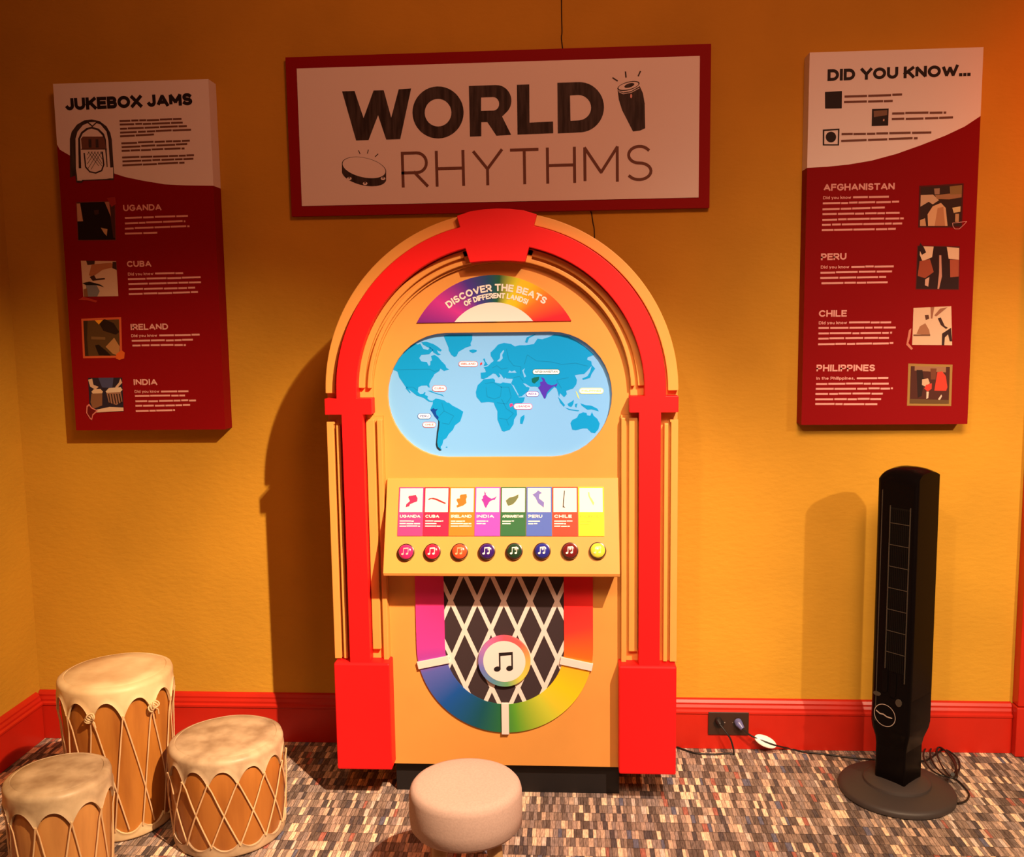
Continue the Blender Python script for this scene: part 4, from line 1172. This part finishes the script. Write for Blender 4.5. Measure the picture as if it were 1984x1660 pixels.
# ------------------------------------------------------------------ stool
SL = Vector((-.251, -.815, 0))
t = thing('round_stool', SL, 'low round stool with beige fabric seat and wooden legs in front of the jukebox', 'stool')
m = MB()
zt, zb, R = .291, .183, .131
prof = [(R-.022, zb), (R-.008, zb+.003), (R-.001, zb+.012), (R+.001, zb+.04), (R, zt-.022), (R-.003, zt-.011), (R-.009, zt-.004), (R-.020, zt-.0008), (R*.5, zt+.003), (.004, zt+.004)]
m.revolve(prof, 64, SL)
m.build('seat', M_fabric, t, smooth=70)
for a in (45, 135, 225, 315):
    a = math.radians(a+8)
    d = Vector((math.cos(a), math.sin(a), 0))
    m = MB(); m.tube([SL+d*.082+Vector((0, 0, zb+.004)), SL+d*.115+Vector((0, 0, .0))], [.019, .012], 16)
    m.build('leg', M_legwood, t, smooth=50)

# ------------------------------------------------------------------ tower fan
FL = Vector((.921, -.272, 0))
t = FAN = thing('tower_fan', FL, 'glossy black tower fan on round base standing in front of right wall', 'fan')
m = MB()
m.revolve([(.151, 0), (.157, .004), (.158, .013), (.154, .019), (.146, .023), (.098, .034), (.094, .034)], 72, FL)
m.build('base', M_greyplastic, t, smooth=40)
m = MB(); m.revolve([(.092, .0325), (.090, .040), (.080, .046), (.05, .051), (.01, .052)], 56, FL)
m.build('base_collar', M_greyplastic, t, smooth=40)
RZ = math.radians(-47)
def fanpt(x, y, z):
    return FL+Vector((x*math.cos(RZ)-y*math.sin(RZ), x*math.sin(RZ)+y*math.cos(RZ), z))
def section(hw, hd, rf, n=6):
    """front (-y) corners rounded by rf, rear corners sharp; counter-clockwise"""
    P = [(hw, hd), (-hw, hd)]
    P += arc(-hw+rf, -hd+rf, rf, rf, 180, 270, n)
    P += arc(hw-rf*.35, -hd+rf*.35, rf*.35, rf*.35, 270, 360, n)
    return P
def loft(secs):
    m = MB()
    n = len(secs[0][0])
    vs = [fanpt(x, y, z) for P, z in secs for x, y in P]
    fs = [(i*n+k, i*n+(k+1) % n, (i+1)*n+(k+1) % n, (i+1)*n+k) for i in range(len(secs)-1) for k in range(n)]
    fs += [tuple(range(n))[::-1], tuple((len(secs)-1)*n+k for k in range(n))]
    m.add(vs, fs); return m
m = loft([(section(.046, .046, .012), .048), (section(.046, .046, .012), .150)])
m.build('neck', M_blackplastic, t, smooth=35)
body = [(section(.046, .046, .012), .146), (section(.050, .049, .018), .168), (section(.058, .058, .024), .196), (section(.0605, .0605, .026), .215), (section(.0605, .0605, .026), .30)]
m = loft(body)
# upper tower: slices from front to back, the top falling away at the front
def top_z(y):
    q = (y+.0605)/.121
    if q < .30: return .895+.044*math.sqrt(max(0, 1-((.30-q)/.30)**2))
    return .939+.004*math.sin((q-.30)/.70*PI*.8)-.012*((q-.30)/.70)**3
ys = [-.0605, -.0600, -.0585, -.056, -.052, -.047, -.041, -.034, -.025, -.012, .0, .012, .024, .036, .048, .0605]
def half(y, r):
    k = y+.0605
    return .0605 if k >= r else .0605-(r-math.sqrt(max(0, r*r-(r-k)**2)))
NX = 14
def drop(u):                     # u 0 left edge .. 1 right edge
    if u < .42: return .034*(1-math.sqrt(max(0, 1-((.42-u)/.42)**2)))
    return .010*max(0, (u-.6)/.4)**2
vs = []
for y in ys:
    xl, xr = -half(y, .026), half(y, .009)
    vs += [fanpt(xl, y, .299), fanpt(xr, y, .299)]
    for k in range(NX, -1, -1):
        x = xl+(xr-xl)*(1-math.cos(PI*k/NX))/2
        vs.append(fanpt(x, y, top_z(y)-drop((x+.0605)/.121)))
NV = NX+3
fs = [(NV*i+k, NV*i+(k+1) % NV, NV*i+NV+(k+1) % NV, NV*i+NV+k) for i in range(len(ys)-1) for k in range(NV)]
fs += [tuple(range(NV))[::-1], tuple(NV*(len(ys)-1)+k for k in range(NV))]
m.add(vs, [f[::-1] for f in fs])
m.build('tower_body', M_blackplastic, t, smooth=35)
# grille on the front face (local -y)
FF = Face(fanpt(0, -.0605, 0), fanpt(1, 0, 0)-fanpt(0, 0, 0), (0, 0, 1))
G0, G1 = -.013, .044
m = MB()
m.rect(FF, G0, .375, G1, .835, .0004)
gl = m.build('grille_opening', mat('fan_dark', (.003, .0025, .002), .5, .15), t)
m = MB()
for k in range(10):
    u = G0+.0045+k*.0053
    m.slab(FF, [(u-.0007, .375), (u+.0007, .375), (u+.0007, .83), (u-.0007, .83)], 0, .0013)
m.build('louvre', M_blackplastic, t)
M_bar = mat('glint_grey_plastic', (.040, .032, .024), .25, .5)  # greyed in colour so highlights on bars and rails read
for k in range(7):
    z = .792-k*.0605
    m = MB(); m.slab(FF, [(G0, z-.0009), (G1, z-.0009), (G1, z+.0009), (G0, z+.0009)], 0, .0026)
    m.build('grille_bar', M_bar, t)
for u, z0_, z1_ in ((G0, .36, .84), (G1, .35, .84), (-.0375, .22, .88)):  # last strip paints the highlight on the body's rounded front edge
    m = MB(); m.slab(FF, [(u-.001, z0_), (u+.001, z0_), (u+.001, z1_), (u-.001, z1_)], -.006, .0030 if u > -.03 else .0012)
    m.build('rail_and_edge_glint', M_bar, t)
for k, P in enumerate((arc(-.012, .372, .008, .008, 0, 180, 10)+arc(-.012, .318, .008, .008, 180, 360, 10), arc(.013, .365, .008, .008, 0, 180, 10)+arc(.013, .310, .008, .008, 180, 360, 10),
                       arc(-.034, .300, .011, .006, 0, 350, 20), arc(.030, .292, .009, .011, 0, 350, 20))):
    m = MB(); m.slab(FF, P, 0, .0035)
    m.build('control_key', M_bar if k > 1 else M_blackplastic, t, bevel=.001)
m = MB()
cz, cu = .244, -.009
m.flat(FF, arc(cu, cz, .0320, .0320, 0, 355, 48), .0022, holes=[arc(cu, cz, .0302, .0302, 0, 355, 48)])
m.slab(FF, arc(cu, cz, .0320, .0320, 0, 355, 48), -.012, .0018, 1)
m.stroke(FF, [(cu-.026, cz+.007), (cu-.014, cz+.001), (cu-.004, cz+.002), (cu+.006, cz-.002), (cu+.022, cz-.002)], .0034, .0023)
m.build('round_badge', [M_silver, M_blackplastic], t)

# ------------------------------------------------------------------ outlet and cords
OY = -.0190
a, b = at(1372, 1378, OY), at(1450, 1423, OY)
ox0, ox1, oz0, oz1 = a.x, b.x, b.z, a.z
ocx, ocz = (ox0+ox1)/2, (oz0+oz1)/2
t = thing('wall_outlet', (ocx, OY, oz0), 'dark brown outlet plate set in the red baseboard', 'outlet')
FO = upright(OY)
m = MB(); m.slab(FO, [(ox0, oz0), (ox1, oz0), (ox1, oz1), (ox0, oz1)], 0, .005)
m.build('cover_plate', M_plate, t, bevel=.002)
for u in (ocx-.012, ocx+.014):
    m = MB(); m.disc(FO, u, ocz+.004, .0022, .0022, .0053, 0, 10)
    m.build('screw', M_silver, t)
for u in (ocx-.03, ocx+.03):
    m = MB(); m.slab(FO, arc(u, ocz, .017, .014, 0, 350, 24), .0050, .0062)
    m.build('socket', M_blacksatin, t)
# jukebox cord
pl = at(1393, 1399, OY-.02)
m = MB()
P = [Vector((pl.x+.003, OY-.026, pl.z-.006)), at(1404, 1415, -.055), at(1416, 1433, -.062), Vector((at(1421, 1449, -.05).x, -.060, .004)), on_floor(1412, 1459, .004), on_floor(1385, 1461, .004), on_floor(1350, 1459, .004), on_floor(1325, 1452, .004), on_floor(1305, 1444, .004)]
m.tube(smooth_line(P, 6), .0028, 8)
cord = m.build('power_cord', M_cord, JU, smooth=60)
m = MB(); m.tube([(pl.x, OY-.0065, pl.z), (pl.x, OY-.016, pl.z), (pl.x+.003, OY-.026, pl.z-.006)], [.011, .010, .005], 12)
m.build('plug', M_blacksatin, cord, smooth=40)
# fan cord with its white tag and the tied coil
pr = at(1431, 1403, OY-.02)
m = MB()
c1 = at(1452, 1423, -.05); c2 = at(1466, 1430, -.052); c3 = at(1500, 1443, -.058)
fp = [Vector((pr.x+.011, OY-.030, pr.z-.010)), c1, c2, c3, on_floor(1530, 1450, .004), on_floor(1556, 1456, .004), on_floor(1600, 1461, .004), on_floor(1655, 1468, .004), on_floor(1720, 1473, .004), on_floor(1786, 1474, .004), on_floor(1806, 1466, .006), on_floor(1830, 1452, .008), on_floor(1856, 1470, .006), on_floor(1858, 1492, .005), on_floor(1847, 1503, .004), on_floor(1862, 1518, .004), on_floor(1877, 1537, .004), on_floor(1872, 1551, .004), on_floor(1856, 1556, .006)]
m.tube(smooth_line(fp, 6), .0027, 8)
ctr = (on_floor(1800, 1462)+on_floor(1858, 1500))/2
for k in range(3):
    lp = []
    for q in range(28):
        w = 2*PI*q/28
        px_ = 1829+(32-6*k)*math.cos(w)+(7*k-8)
        py_ = 1477+(27-2*k)*math.sin(w+.25*k)+12*math.cos(w)+(k-1.5)*2
        p = on_floor(px_, py_, .005+.006*k+.010*(1+math.sin(w+k)))
        lp.append(p)
    m.tube(lp, .0026, 8, closed=True)
cord = m.build('power_cord', M_cord, FAN, smooth=60)
m = MB(); m.tube([(pr.x, OY-.0065, pr.z+.003), (pr.x+.002, OY-.020, pr.z), (pr.x+.011, OY-.030, pr.z-.010)], [.012, .012, .007], 12)
m.build('plug', M_blueplug, cord, smooth=40)
m = MB()
m.tube([on_floor(1846, 1500, .002), on_floor(1846, 1500, .03)], .006, 8)
m.build('cable_tie', M_cord, cord, smooth=60)
m = MB()
c = at(1483, 1436, -.052)
ax = (at(1504, 1446, -.056)-at(1460, 1427, -.05)).normalized()
nn = Vector((0, -.8, .6)); nn = (nn-ax*nn.dot(ax)).normalized(); bb = ax.cross(nn)
prof = [(.036*math.cos(-PI/2+PI*i/14)*.48, .036*math.sin(-PI/2+PI*i/14)) for i in range(1, 14)]
m.revolve(prof, 24)
m.v = [c+ax*v.z+bb*v.x+nn*v.y*.35 for v in m.v]
m.build('cord_tag', M_tag, cord, smooth=60, label='white oval plastic tag')
